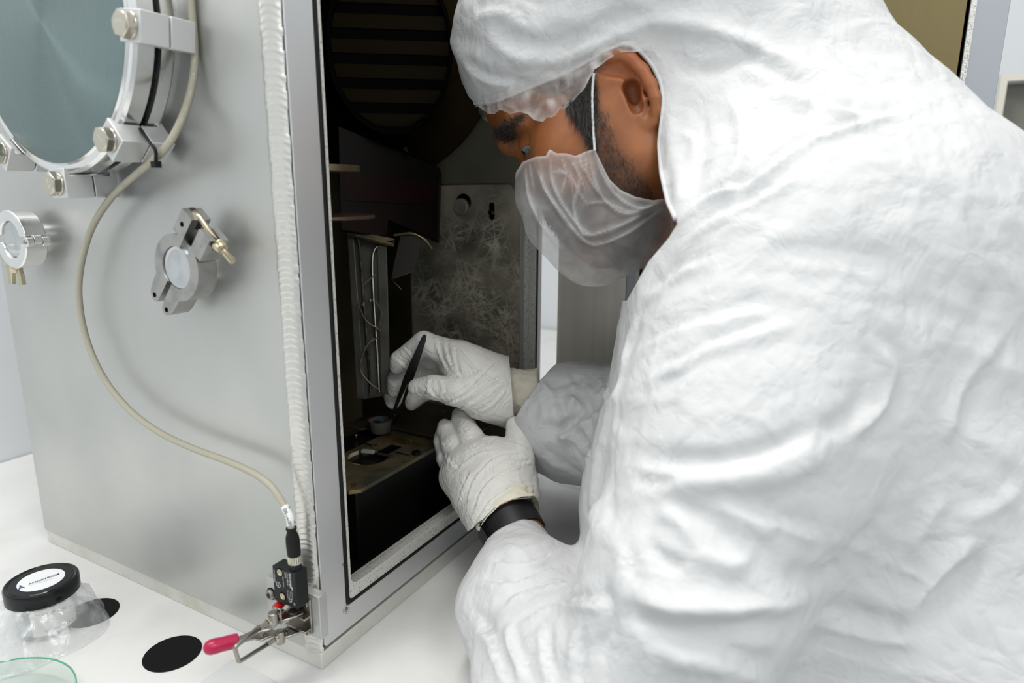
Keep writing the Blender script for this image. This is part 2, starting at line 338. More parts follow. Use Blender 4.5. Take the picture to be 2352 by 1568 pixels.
# door, swung open about the right edge of the flange
DX = 400
lab(MB().box((DX, -101, 22), (DX + 16, -14, 734)).build('door_hinge_plate', LINER2, ch, .8), 'plain beige hinge side plate of the open door')
dr = MB(); dr.ring(rrect(-424, 22, -101, 734, 2), rrect(-396, 60, -116, 700, 4), YZR, DX, DX + 16)
lab(dr.build('door', DOORF, ch, .8), 'swung open door frame with scuffed inner edge')
door = bpy.data.objects['door']
lab(MB().prism(rrect(-393.5, 62.5, -118, 697.5, 4), YZR, DX + 1.5, DX + 12).build('door_liner', GOLDL, door, .5), 'gold tinted liner plate of the door')
MB().prism(rrect(-396, 60, -116, 700, 4), YZR, DX + 12, DX + 15).build('liner_gap', VOID, door)
MB().ring(rrect(-400.5, 56, -111.5, 704, 4), rrect(-396.4, 60, -115.6, 700, 4), YZR, DX - .3, DX).build('door_edge_strip', PIT, door)
for hz_ in (120, 600):
    MB().cyl((392, -8, hz_ - 30), (392, -8, hz_ + 30), 5).build('hinge', STEEL, ch, .5)
# ------------------------------------------------------------------ big round port on the side panel
B0, Z0 = 196, 492
pc = np.array((0, B0, Z0))
lab(MB().lathe([(100, 0), (100, -8), (106, -8.5), (107, -10), (107, -19), (100.5, -19.2), (100.5, -20)], pc, X, 96, False).build('port_flange', ALUB, ch), 'polished round port flange on the side panel')
bf = thing('blank_flange', 'large round polished blank flange with swirl brushed face closing the upper port', 'flange', (-40, B0, Z0))
M_SW = brushed_disc('swirl_brushed_face', (.20, .26, .26), (0, 0, 0))
MB().lathe([(.05, -40.2), (20, -40.2), (60, -40.2), (97, -40.2), (99.5, -39.6)], pc, X, 160, False).build('face', M_SW, bf, sharp=60)
MB().lathe([(99.5, -39.6), (101, -38.2), (103.4, -38.6), (105.5, -38.2), (107.5, -36), (107.5, -24.5), (106, -23.2), (99, -23)], pc, X, 160, False).build('rim', ALUB, bf)
lab(MB().lathe([(101.5, -23), (103, -22.5), (103, -19.5), (101.5, -19)], pc, X, 96, False).build('centring_ring', RUB, bf), 'black seal ring in the gap')
# double claw clamps around it
def claw(th, label):
    t = math.radians(th); rad = np.array((0, -math.cos(t), -math.sin(t))); tan = np.array((0, math.sin(t), -math.cos(t)))
    t0 = thing('claw_clamp', label, 'clamp', tuple(pc + rad * 118), 'claw clamps around the large round flange')
    c = pc + rad * 117
    for nm, x0, x1 in (('jaw', -46, -25.6), ('jaw', -24.6, -6.5)):
        # outer bar with a claw reaching in over the flange edge
        p = [(-9, x0), (9, x0), (9, x1), (-9, x1)]
        fr = (pc, rad, X, tan)
        lipx = (x0, x0 + 3.2) if nm == 'jaw' and x0 < -40 else (x1 - 3.2, x1)
        body = [(109, x0), (125, x0), (125, x1), (109, x1)]
        if x0 < -40: body = [(103.5, x0), (125, x0), (125, x1), (108.5, x1), (108.5, x0 + 4), (103.5, x0 + 3)]
        else: body = [(108.5, x0), (125, x0), (125, x1), (103.5, x1), (103.5, x1 - 4), (108.5, x1 - 5)]
        MB().prism(body, fr, -10, 10).build(nm, ALUF if x0 < -40 else ALUF, t0, .6)
    b = MB(); bc = pc + rad * 114.5
    hexr = [(9.2 * math.cos(math.radians(60 * k + 12)), 9.2 * math.sin(math.radians(60 * k + 12))) for k in range(6)]
    b.prism(hexr, (bc, rad, tan, X), -52.5, -47.6); b.lathe([(8.2, -47.6), (8.8, -47.2), (8.8, -46)], bc, X, 24); 
    b.lathe([(7.9, -52.4), (7.3, -53.2), (.1, -53.2)], bc, X, 24, False)
    bo = b.build('bolt', NICKEL, t0, .35)
    text('A2-70', 2.8, bc + X * -53.25 - tan * 0 + rad * -3.6, rad + tan * .0, -tan, mat('dull_nickel', (.85, .8, .66), .4, .8), bo, 'marking', .03)
    return t0
claw(8, 'claw clamp at the right edge of the large round flange, in front of the cable')
claw(48, 'claw clamp with a black cable tie around it, lower right of the large round flange')
claw(88, 'claw clamp at the bottom of the large round flange, showing its dark slot')
claw(128, 'claw clamp at the left picture edge, lower left of the large round flange')
# ------------------------------------------------------------------ small flange clamps
def kfbase(c, t0, r=14.5):
    lab(MB().lathe([(13.5, 0), (13.5, -11), (19, -11.5), (19.5, -14)], c, X, 48, False).build('stub_tube', ALUB, t0), 'short tube to the panel')
    m = brushed_disc('swirl_face_small', (.60, .62, .63), (0, 0, 0), 4000)
    MB().lathe([(.05, -24.2), (7, -24.2), (r - 2, -24.2), (r - .6, -24.6), (r + .6, -25.2), (r + 2.2, -23), (r + 5, -22)], c, X, 64, False).build('blank_cap', m, t0, sharp=50)
c2 = np.array((0, 90., 319.)); x0, x1 = -27., -11.5
k2 = thing('flange_clamp', 'cast hinged flange clamp with wing nut on the middle of the side panel', 'clamp', (-25, 90, 319), 'hinged clamps on the small ports')
kfbase(c2, k2)
fr2 = ((0, c2[1], c2[2]), -Y, Z, X)
def arc(r, a0, a1, n=20): return [(r * math.cos(math.radians(a0 + (a1 - a0) * k / (n - 1))), r * math.sin(math.radians(a0 + (a1 - a0) * k / (n - 1)))) for k in range(n)]
rot = lambda pts, a: [(x * math.cos(math.radians(a)) - y * math.sin(math.radians(a)), x * math.sin(math.radians(a)) + y * math.cos(math.radians(a))) for x, y in pts]
# opening axis towards upper right; half built along +x then turned
AX = 50
def half(sgn):
    o = arc(24.5, 172, 22, 26); i = arc(15.5, 12, 173, 26)
    pts = [(-38, 3.2), (-40, 6), (-39.5, 10), (-36, 13), (-30, 14.6)] + [p for p in o if p[0] > -20] + [(22, 11), (22, 17), (41, 17), (41, 4.6), (15.2, 4.6)] + i + [(-15.5, 2.4), (-30, 2.4)]
    return rot([(x, sgn * y) for x, y in pts], AX)
for sgn in (1, -1):
    h = MB(); h.prism(half(sgn), fr2, x0, x1)
    ho = h.build('clamp_half', CAST, k2, .5)
    for px_, py_ in ((-35.5, 8), (31.5, 11)):
        (qx, qy), = rot([(px_, sgn * py_)], AX)
        MB().prism(circ(qx, qy, 1.9, 16), fr2, x0 - .15, x0 + .3).build('pin_hole', VOID if not (px_ > 0 and sgn < 0) else CAST, ho)
    # groove in the lug for the swing bolt
    gq = rot([(26, sgn * 4.0), (39, sgn * 4.0), (39, sgn * 14.8), (26, sgn * 14.8)], AX)
    gq = rot([(32, sgn * 4.4), (41.2, sgn * 4.4), (41.2, sgn * 17.2), (32, sgn * 17.2)], AX); gm = MB(); gm.prism(gq, fr2, (x0 + x1) / 2 - 2.2, (x0 + x1) / 2 + 2.2); gm.build('lug_groove', mat('groove_dark', (.06, .055, .05), .5, .5), ho)
def loc2(x, y, d): (qx, qy), = rot([(x, y)], AX); return np.array((d, c2[1] - qx, c2[2] + qy))
xm = (x0 + x1) / 2
sb_ = MB().tube([loc2(36, 15, xm - .5), loc2(40.5, 12, xm - .5), loc2(41.5, 6, xm - .5), loc2(40, -6, xm - .5), loc2(39, -16, xm - .5), loc2(38.5, -36, xm - .5)], 2.1, 14).build('swing_bolt', BRASS, k2)
tr = MB()
for q in range(9): tr.lathe([(2.1, 0), (2.5, .45), (2.1, .9)], loc2(38.7, -27 - q, xm - .5), loc2(0, -1, 0) - loc2(0, 0, 0), 14, False)
tr.build('thread', BRASS, sb_)
wn = MB(); ax = loc2(0, -1, 0) - loc2(0, 0, 0); n0 = loc2(39, -18, xm - .5)
wn.lathe([(5.2, 0), (5.2, 2), (4.2, 5.5), (3.4, 6.4)], n0, ax, 24)
e2 = loc2(1, 0, 0) - loc2(0, 0, 0); e3 = X
wd = e2 * .55 - e3 * .83; wd2 = -wd
for d in (wd, wd2):
    nn = np.cross(d, ax); wn.prism([(2, .5), (6, 1), (11.5, 6), (12.5, 10.5), (9.5, 11.5), (6, 7), (2.5, 5.5)], (n0, d, ax, nn), -1.3, 1.3)
wn.build('wing_nut', BRASS, k2, .6)
# left clamp, cut by the picture edge
c1 = np.array((0, 316., 330.))
k1 = thing('flange_clamp', 'smooth polished flange clamp with wing nut below, at the left picture edge', 'clamp', (-25, c1[1], c1[2]), 'hinged clamps on the small ports')
kfbase(c1, k1)
fr1 = ((0, c1[1], c1[2]), -Y, Z, X)
for a0, a1 in ((8, 170), (190, 352)):
    h = MB(); pts = arc(25.5, a0, a1, 30) + arc(16, a1, a0, 30)
    h.prism(pts, fr1, -28, -10); ho = h.build('clamp_half', ALUB, k1, 1.2)
hg = MB()
for i, (d0, d1) in enumerate(((-28, -23), (-22.6, -16), (-15.6, -10))):
    hg.prism(circ(25.5, -1.2 if i != 1 else .4, 4.4, 20), fr1, d0, d1)
hg.build('hinge_knuckle', ALUB, k1, .3)
MB().prism(circ(25.5, -1, 2.1, 16), fr1, -28.9, -10).build('hinge_pin', STEEL, k1, .3)
# wing nut hangs under the left clamp
wn = MB(); n1 = np.array((-20, c1[1] + 17, c1[2] - 20.))
wn.lathe([(3, 0), (3, 18)], n1 + Z * 8, -Z, 16); wn.lathe([(6.5, 0), (6.5, 4), (5, 8)], n1 - Z * 3, -Z, 20)
for d in (Y, -Y):
    nn = np.cross(d, -Z); wn.prism([(2, 0), (7, 1), (11, 9), (12, 19), (6, 20), (4.5, 11), (2, 7)], (n1 - Z * 2, d, -Z, nn), -2, 2)
wn.build('wing_nut', BRASS, k1, .6)
# ------------------------------------------------------------------ mounting block, safety switch, toggle clamp
blk = thing('mounting_block', 'small flat aluminium block screwed to the chamber corner behind the black switch', 'block', (-4, 18, 60))
MB().box((-8, -11, 37), (0, 46, 74)).build('plate', ALU, blk, .6)
def capscrew(c, r, parent, ax=-X, m=STEEL, name='screw'):
    o = MB().lathe([(r, 0), (r, r * .55), (r * .85, r * .75), (r * .5, r * .75), (r * .5, r * .3), (.05, r * .3)], c, ax, 24, False).build(name, m, parent)
    return o
c = on(624, 1363, 0, -.008) * 1000
MB().lathe([(5.2, 0), (5.2, .2), (4.4, .25)], c, -X, 28, False).build('screw_recess', VOID, blk)
capscrew(c, 4.1, blk)
sw = thing('safety_switch', 'small black safety switch block with white print, at the chamber corner', 'switch', (-17, 7.5, 70))
SX0, SX1, SY0, SY1, SZ0, SZ1 = -22.5, -11.0, -4., 20., 70., 99.5
MB().box((SX0, SY0, SZ0), (SX1, SY1, SZ1)).build('body', BPL, sw, .5)
for u, v in ((643, 1314), (650, 1369)):
    c = on(u, v, 0, SX0 * .001) * 1000
    MB().lathe([(3.5, -.2), (3.5, .15), (2.8, .2)], c, -X, 24, False).build('screw_well', VOID, sw)
    s_ = MB().lathe([(2.7, 0), (2.7, .5), (1.6, .6), (1.3, .2), (.05, .2)], c, -X, 24, False).build('screw', BRASS, sw)
tx = SX0 - .08
def st(body, size, y, z, m=INKW, b=0): return text(body, size, (tx, y, z), -Z, -Y, m, sw, 'lettering', .02, bold=b)
st('EUCHNER', 2.7, 2.5, 98.4, b=.03); st('CMS-R-BZB-SC', 1.7, 5.0, 98.4); st('106703', 1.7, 7.0, 98.4); st('70771 Leinfelden Germany', 1.25, 9.4, 98.6)
st('24V AC/DC Class2', 1.35, 18.6, 96.6); st('CE', 2.0, -.4, 75); st('UL', 2.2, 15.6, 86.2)
for cz, cy, rr_ in ((85, 14.8, 2.3), (75.5, 3.0, 1.5)):
    q = MB(); q.ring(circ(0, 0, rr_, 28), circ(0, 0, rr_ - .35, 28), ((tx, cy, cz), -Y, Z, -X), 0, .03); q.build('marking', INKW, sw)
q = MB(); q.prism([(-.25, 0), (.25, 0), (.25, 2), (.9, 2), (0, 3.2), (-.9, 2), (-.25, 2)], ((tx, 0.2, 84.4), -Y, Z, -X), 0, .03); q.build('marking', INKW, sw)
for yy in (4.6, 1.4):
    q = MB(); q.ring(rrect(-.9, -3.2, .9, 3.2, .8), rrect(-.7, -3, .7, 3, .6), ((tx, yy, 80), -Y, Z, -X), 0, .03); q.build('marking', INKW, sw)
# connector plug and cable
cbl = thing('sensor_cable', 'beige grey cable looping down the side panel to the black switch', 'cable', (-15, 100, 200))
sc_ = np.array((-16.5, 1.5, 99.5))
lean = np.array((-.02, .03, 1.)); lean /= np.linalg.norm(lean)
lab(MB().lathe([(4.4, 0), (4.4, 7)], sc_ - lean * 2, lean, 28).build('socket', BPL, cbl), 'black socket')
nn = MB(); n_ = 22; V = []
for k in range(n_): pass
gear = [((5.3 if k % 2 else 4.8) * math.cos(2 * math.pi * k / 44), (5.3 if k % 2 else 4.8) * math.sin(2 * math.pi * k / 44)) for k in range(44)]
nn.prism(gear, (sc_, X, Y, lean), 4.8, 11); nn.build('knurled_nut', NICKEL, cbl, .2)
lab(MB().lathe([(4.7, 11), (5.0, 12.5), (5.1, 22), (4.8, 26), (3.4, 30), (3.1, 31.5), (3.9, 32), (3.9, 33.2), (2.8, 33.4)], sc_, lean, 28).build('plug', RUB, cbl), 'black moulded plug')
cp = [(436, -40, -3.3), (441, 30, -3.3), (446, 90, -3.3), (446, 160, -5), (434, 225, -10), (410, 290, -22), (374, 347, -30), (318, 396, -22), (262, 446, -16), (215, 515, -14), (190, 590, -14), (181, 665, -14), (190, 745, -14), (214, 820, -14), (252, 888, -14), (305, 948, -15), (372, 996, -16), (450, 1032, -16), (520, 1058, -16), (580, 1085, -16), (618, 1112, -16.5), (640, 1140, -17)]
pts = [on(u, v, 0, d * .001) * 1000 for u, v, d in cp]
top = sc_ + lean * 33.3
pts += [top + lean * 10 + np.array((.2, 1.2, 0)), top + lean * 3, top]
pts = smooth_path(pts, 8)
MB().tube(pts, 2.65, 14).build('wire', CABLE, cbl, sharp=180)
# marker sleeve near the plug
L = np.array(pts); i1 = len(L) - 8
seg_ = L[i1 - 13:i1 + 1]
sl = MB().tube(seg_, 2.95, 20).build('marker_sleeve', WHT, cbl, sharp=60)
a, b = seg_[-1], seg_[0]; dirn = (a - b) / np.linalg.norm(a - b); toc = CAM_O * 1000 - a; toc -= dirn * (toc @ dirn); toc /= np.linalg.norm(toc); sid = np.cross(toc, dirn)
text('DS-14105', 3.3, b + dirn * 1.5 + toc * 3.9 + sid * -1.5, dirn, sid, INK, sl, 'lettering', .05, bold=.03)
s2 = toc * .45 + sid * .89; text('DS-14105', 3.3, b + dirn * 1.5 + s2 * 3.6 + np.cross(s2, dirn) * -1.5, dirn, np.cross(s2, dirn), INK, sl, 'lettering', .05, bold=.03)
wo_ = bpy.data.objects['wire']; CIN = mat('pale_ink', (.66, .65, .58), .5)
for word, u, v in (('AWM 2464', 446, 105), ('80\u00b0C', 441, 165), ('300V', 434, 205), ('FT1', 424, 245), ('VW-1', 412, 275), ('20-12', 388, 315), ('2593', 325, 380), ('LINE', 285, 412)):
    d2_ = [abs(proj_(q * .001)[0] - u) + abs(proj_(q * .001)[1] - v) for q in pts]; k = int(np.argmin(d2_)); k2 = min(k + 1, len(pts) - 1)
    dr = pts[k2] - pts[k]; dr /= np.linalg.norm(dr); q = pts[k]; tc_ = CAM_O * 1000 - q; tc_ -= dr * (tc_ @ dr); tc_ /= np.linalg.norm(tc_); sd_ = np.cross(tc_, dr)
    text(word, 2.3, q + tc_ * 2.72 - sd_ * .8, dr, sd_, CIN, wo_, 'lettering', .02)
zt = thing('cable_tie', 'black cable tie strapping the cable to the lower right claw clamp', 'cable tie', tuple(on(357, 372, 0, -.033) * 1000))
z1, z2, z3, z4 = (on(u, v, 0, d) * 1000 for u, v, d in ((322, 296, -.027), (344, 328, -.034), (357, 345, -.0355), (358, 374, -.033)))
MB().tube(smooth_path([z1, z2, z3, z4], 5), 1.25, 8).build('strap', RUB, zt)
MB().obox(z4 + np.array((0, 0, -1)), X * 2.4, Y * 2.8, Z * 2.2).build('lock_head', RUB, zt, .4)
# toggle clamp
tg = thing('toggle_clamp', 'steel toggle clamp with pink grip fixed to the chamber corner below the switch', 'toggle clamp', (-12, 12, 50))
br = MB(); br.box((-9.6, -3, 40), (-8, 22, 70)); br.box((-16, -3, 55.2), (-8, 20, 56.8)); br.box((-16, -3, 44.2), (-8, 20, 45.8)); br.build('base_bracket', STEEL, tg, .8)
for y_, z_ in ((1, 65.5), (18, 65.5), (1, 41.5)): capscrew(np.array((-9.6, y_, z_)), 2.5, tg, -X, STEEL, 'bolt')
dirh = np.array((-33.3, 16.3)); dirh /= np.linalg.norm(dirh); nh = np.array((-dirh[1], dirh[0]))
pin = np.array((-14.5, 10.))
def plate_outline(off):
    s = [(-6, 0, 6), (0, 0, 6.2), (8, 0, 6), (13, .5, 4.6), (18, 1, 4.4), (24, .5, 4.6), (30, 0, 3.6), (36, 0, 3.2), (44, 0, 3.2)]
    up = [(pin + dirh * a + nh * (b + h)) for a, b, h in s]; dn = [(pin + dirh * a + nh * (b - h)) for a, b, h in s]
    return [(p[0], p[1]) for p in up + dn[::-1]]
XY = ((0, 0, 0), X, Y, Z)
for z_ in (56.9, 42.2):
    ar = MB()
    # the plates swerve together towards the grip
    s = [(-6, 5.5, 0), (0, 6.2, 0), (8, 6, 0), (12, 4.8, .1), (16, 4.6, .45), (20, 4.8, .6), (26, 4.4, .5), (31, 3.4, .85), (38, 3.0, .9), (46, 3.0, .9)]
    V = []; mid = 50.3
    for a_, h, k in s:
        zz = z_ + (mid - z_) * k
        for sg in (1, -1):
            for dz in (0, 1.7): q = pin + dirh * a_ + nh * (h * sg); V.append((q[0], q[1], zz + dz))
    F = []
    for k in range(len(s) - 1):
        o_ = k * 4; F += [(o_, o_ + 4, o_ + 5, o_ + 1), (o_ + 2, o_ + 3, o_ + 7, o_ + 6), (o_ + 1, o_ + 5, o_ + 7, o_ + 3), (o_, o_ + 2, o_ + 6, o_ + 4)]
    F += [(0, 1, 3, 2), (len(V) - 4, len(V) - 2, len(V) - 1, len(V) - 3)]
    ar.add(V, F); ao = ar.build('lever_plate', STEEL, tg, .5)
    for a_ in (11, 22):
        q = pin + dirh * a_; zz = z_ + 1.7 + (mid - z_) * (0 if a_ < 12 else .58)
        MB().lathe([(1.6, -.1), (1.6, .5), (.9, .55), (.9, .05), (.05, .05)], (q[0], q[1], zz), Z, 16, False).build('rivet', STEEL, ao)
lab(MB().lathe([(4.6, 58), (4.6, 59.4), (3.9, 60)], (pin[0], pin[1], 0), Z, 28).build('pivot_pin', mat('dark_steel', (.10, .095, .09), .35, .9), tg), 'dark pivot pin')
hs = pin + dirh * 41; he = pin + dirh * 64
gp = MB(); prof = [(.05, 0), (4.4, .1), (4.9, .8), (5.0, 5), (4.9, 11), (5.3, 16), (5.0, 19.5), (3.9, 22), (2.0, 23.4), (.05, 23.8)]
hdir = np.array((dirh[0], dirh[1], .12)); hdir /= np.linalg.norm(hdir)
gp.lathe([(r * 1.05, h) for r, h in prof], (hs[0], hs[1], 51.3), hdir, 32, False); lab(gp.build('grip', PINK, tg), 'pink vinyl grip')
# U-bolt: two rods joined at the far end
UB = 12.
ur = [on(620, 1425, 1, UB * .001), on(541, 1483, 1, UB * .001), on(536, 1489, 1, UB * .001), on(546, 1517, 1, UB * .001), on(551, 1523, 1, UB * .001), on(636, 1466, 1, UB * .001)]
ur = [q * 1000 for q in ur]
def rnd(pts, r, n=5):
    out = [pts[0]]
    for i in range(1, len(pts) - 1):
        a, b, c = pts[i - 1], pts[i], pts[i + 1]; u1 = (a - b) / np.linalg.norm(a - b); u2 = (c - b) / np.linalg.norm(c - b)
        for k in range(n + 1): t = k / n; out.append((1 - t) ** 2 * (b + u1 * r) + 2 * t * (1 - t) * b + t * t * (b + u2 * r))
    return out + [pts[-1]]
p_top, p_bot = ur[0], ur[5]; e_top = (ur[1] + ur[2]) / 2; e_bot = (ur[3] + ur[4]) / 2
ub = MB().tube(rnd([p_top, e_top, e_bot, p_bot], 2.2), 1.55, 14).build('u_bolt', STEEL, tg, sharp=180)
d1 = (p_top - e_top) / np.linalg.norm(p_top - e_top); d2 = (p_bot - e_bot) / np.linalg.norm(p_bot - e_bot)
for p_, d_ in ((p_top, d1), (p_bot, d2)):
    tr = MB()
    for q in range(8): tr.lathe([(1.5, 0), (1.9, .4), (1.5, .8)], p_ - d_ * (9 - q * .8), d_, 14, False)
    tr.build('thread', STEEL, ub)
    hx = [(3.1 * math.cos(math.radians(60 * k)), 3.1 * math.sin(math.radians(60 * k))) for k in range(6)]
    s1 = np.cross(d_, Y); nb = MB(); nb.prism(hx, (p_, s1, Y, d_), -2.4, 0); nb.build('hex_nut', NICKEL, tg, .3)
    nb = MB(); nb.prism(hx, (p_, s1, Y, d_), 6.5, 9); nb.lathe([(1.6, 9), (1.6, 13)], p_, d_, 12); nb.build('hex_nut', STEEL, tg, .3)
    MB().lathe([(3.6, -5), (3.6, 4.4), (3.2, 5)], p_ + d_ * 3, Z, 24).build('barrel', STEEL, tg, .3)
tp = MB(); q0 = on(637, 1404, 1, .013) * 1000
tp.obox(q0 + np.array((0, 0, -3)), X * .8, Y * 4, Z * 6.5); tp.build('latch_plate', STEEL, tg, .5)
r0, r1 = on(633, 1398, 0, -.024) * 1000, on(654, 1376, 0, -.0135) * 1000
lab(MB().cyl(r0, r1, 3.4, n=24).build('latch_tip', RED, tg, .4), 'red plastic tip')
# ------------------------------------------------------------------ things on the bench
def disc_on_bench(x, y, r, label):
    o = MB().lathe([(r - .2, 0.05), (r, .2), (r, .6), (r - .3, .8)], (x, y, 0), Z, 72).build('black_disc', mat('matt_black', (.006, .006, .0065), .6, spec=.12), None)
    return tag(o, label, 'disc', 'thin black discs on the bench')
disc_on_bench(-45.5, 121.5, 22.2, 'thin black disc lying free on the white bench beside the pink grip')
disc_on_bench(-47, 234, 21.5, 'thin black disc half hidden behind the bagged jar')
# jar in a plastic bag
JX, JY = -75.7, 249.
jar = thing('jar', 'clear sample jar with black screw lid and round white label, on the bench', 'jar', (JX, JY, 0))
def thin_glass(name, tint, body=.0):
    m = bpy.data.materials.new(name); m.use_nodes = True; nt = m.node_tree; nt.nodes.clear(); N = nt.nodes.new; L = nt.links.new
    o = N('ShaderNodeOutputMaterial'); t = N('ShaderNodeBsdfTransparent'); t.inputs[0].default_value = (*tint, 1); g = N('ShaderNodeBsdfGlossy'); g.inputs['Roughness'].default_value = .04
    fr = N('ShaderNodeValue'); fr.outputs[0].default_value = .09; d = N('ShaderNodeBsdfDiffuse'); d.inputs[0].default_value = (*tint, 1); m0 = N('ShaderNodeMixShader'); m0.inputs[0].default_value = body; L(t.outputs[0], m0.inputs[1]); L(d.outputs[0], m0.inputs[2])
    mx = N('ShaderNodeMixShader'); L(fr.outputs[0], mx.inputs[0]); L(m0.outputs[0], mx.inputs[1]); L(g.outputs[0], mx.inputs[2]); L(mx.outputs[0], o.inputs[0]); return m
GLS = thin_glass('clear_plastic', (.94, .96, .96), .08)
MB().lathe([(.05, .4), (22, .4), (23.4, 2), (23.4, 30), (22.2, 33), (22.2, 36), (21, 36), (21, 32), (22.2, 29), (22.2, 3), (20.5, 1.8), (.05, 1.8)], (JX, JY, 0), Z, 64, False).build('body', GLS, jar)
MB().lathe([(.05, 3), (20, 3), (20, 13), (14, 15), (.05, 14)], (JX, JY, 0), Z, 32, False).build('contents', mat('grey_powder', (.5, .54, .55), .7, bump=(300, .5, .002)), jar)
lab(MB().lathe([(20, 32), (27, 32), (27.6, 32.6), (27.6, 43.4), (26.8, 44.8), (25.8, 45.2), (24.6, 44.6), (23.8, 44.2), (23.2, 44.6), (.05, 44.6)], (JX, JY, 0), Z, 96, False).build('lid', GPL, jar), 'black screw lid')
jl = MB().lathe([(17.3, 44.62), (17.3, 44.72), (.05, 44.72)], (JX, JY, 0), Z, 72, False).build('lid_label', WHT, jar)
ta, tb = on(66, 1344, 2, .0448) * 1000, on(138, 1319, 2, .0448) * 1000
ex = tb - ta; Lt = np.linalg.norm(ex); ex /= Lt; ey = np.cross(Z, ex)
text('ANGSTROM', 4.15, ta + Z * .0 + ey * .6, ex, ey, INKB, jl, 'lettering', .02, bold=.09)
text('E N G I N E E R I N G', 1.5, ta - ey * 1.5, ex, ey, INKG, jl, 'lettering', .02)
text('VACUUM DEPOSITION', 1.1, ta - ey * 3.0 + ex * 7, ex, ey, INKG, jl, 'lettering', .02)
text('Å', 8.2, ta - ex * 8.0 - ey * 2.2, ex, ey, INKB, jl, 'emblem', .02, bold=.16)
# printed label on the jar, its writing seen dimly through the bag
v_ = (CAM_O * 1000 - np.array((JX, JY, 375)))[:2]; v_ /= np.linalg.norm(v_); a0 = math.degrees(math.atan2(v_[1], v_[0]))
q = MB(); V = []; F = []
for k in range(25):
    t = math.radians(a0 - 30 + 88 * k / 24)
    for z_ in (5, 29): V.append((JX + 23.6 * math.cos(t), JY + 23.6 * math.sin(t), z_))
for k in range(24): F.append((2 * k, 2 * k + 2, 2 * k + 3, 2 * k + 1))
jw = q.add(V, F).build('paper_label', mat('paper_label', (.74, .73, .70), .6), jar)
def wraptext(body, size, ang, z_):
    for k, chh in enumerate(body):
        t = math.radians(a0 + ang + k * size * .62 / 23.7 * 57.3); n_ = np.array((math.cos(t), math.sin(t), 0)); e_ = np.array((-n_[1], n_[0], 0))
        if chh != ' ': text(chh, size, np.array((JX, JY, z_)) + n_ * 23.75, e_, Z, mat('dim_ink', (.2, .2, .22), .5), jw, 'lettering', .02)
wraptext('Chromium', 3, -22, 24); wraptext('2 5 mm', 3, 8, 23); wraptext('CRLN', 3, 26, 21); wraptext('Micromaterials', 2.8, -10, 8)
# the bag: one crumpled sheet gathered under the lid
bm_ = bpy.data.materials.new('thin_film'); bm_.use_nodes = True; nt = bm_.node_tree; nt.nodes.clear(); N = nt.nodes.new; Lk = nt.links.new
outn = N('ShaderNodeOutputMaterial'); tr_ = N('ShaderNodeBsdfTransparent'); tr_.inputs[0].default_value = (.975, .98, .985, 1)
gl = N('ShaderNodeBsdfGlossy'); gl.inputs['Roughness'].default_value = .12; df = N('ShaderNodeBsdfDiffuse'); df.inputs[0].default_value = (.86, .88, .9, 1)
m1 = N('ShaderNodeMixShader'); m1.inputs[0].default_value = .18; Lk(df.outputs[0], m1.inputs[1]); Lk(gl.outputs[0], m1.inputs[2])
tcn = N('ShaderNodeTexCoord'); ns = N('ShaderNodeTexNoise'); ns.inputs['Scale'].default_value = 55; ns.inputs['Detail'].default_value = 6; ns.inputs['Distortion'].default_value = 1.2; Lk(tcn.outputs['Object'], ns.inputs[0])
mr = N('ShaderNodeMapRange'); mr.inputs[1].default_value = .42; mr.inputs[2].default_value = .72; mr.inputs[3].default_value = .24; mr.inputs[4].default_value = .50; Lk(ns.outputs[0], mr.inputs[0])
m2 = N('ShaderNodeMixShader'); Lk(mr.outputs[0], m2.inputs[0]); Lk(tr_.outputs[0], m2.inputs[1]); Lk(m1.outputs[0], m2.inputs[2]); Lk(m2.outputs[0], outn.inputs[0])
bpn = N('ShaderNodeBump'); bpn.inputs['Strength'].default_value = .28; bpn.inputs['Distance'].default_value = .004; n3 = N('ShaderNodeTexNoise'); n3.inputs['Scale'].default_value = 70; n3.inputs['Detail'].default_value = 5; n3.inputs['Distortion'].default_value = 2
Lk(tcn.outputs['Object'], n3.inputs[0]); Lk(n3.outputs[0], bpn.inputs['Height']); Lk(bpn.outputs[0], gl.inputs['Normal'])
from mathutils import noise as mn
V = []; F = []; NA, NR = 120, 26
for k in range(NR + 1):
    t = k / NR
    for i in range(NA):
        a = 2 * math.pi * i / NA; ca, sa = math.cos(a), math.sin(a)
        # flares out: far to the left and towards the camera, short to the right
        dirw = np.array((ca, sa)); lobe = max(0, dirw @ np.array((-.75, .35))) * 34 + max(0, dirw @ np.array((-.5, -.87))) * 16 + max(0, dirw @ np.array((.9, .1))) * 4
        reach = 40 + lobe + 5 * mn.noise((ca * 1.5, sa * 1.5, 3))
        r = 25.2 + (reach - 25.2) * (t ** 1.15)
        z_ = 33 * (1 - t) ** 1.25 + .6 + 11 * math.sin(math.pi * min(1, t * 1.02)) * (.55 + .5 * mn.noise((ca * 2.1 + 4, sa * 2.1, t * 2)))
        pl_ = mn.noise((a * 3.2, t * 1.3, 1)) + .5 * mn.noise((a * 8, t * 3, 5))
        if i > NA - 8: pass
        r += 2.6 * math.sin(math.pi * t) * pl_; z_ += 2.2 * abs(mn.noise((ca * 5, sa * 5, t * 5))) * (t > .05)
        V.append((JX + r * ca, JY + r * sa, max(.4, z_)))
for k in range(NR):
    for i in range(NA):
        j = (i + 1) % NA; F.append((k * NA + i, k * NA + j, (k + 1) * NA + j, (k + 1) * NA + i))
bag = MB().add(V, F).build('plastic_bag', bm_, None, sharp=180); tag(bag, 'crumpled clear plastic bag gathered around the jar under its black lid', 'bag')
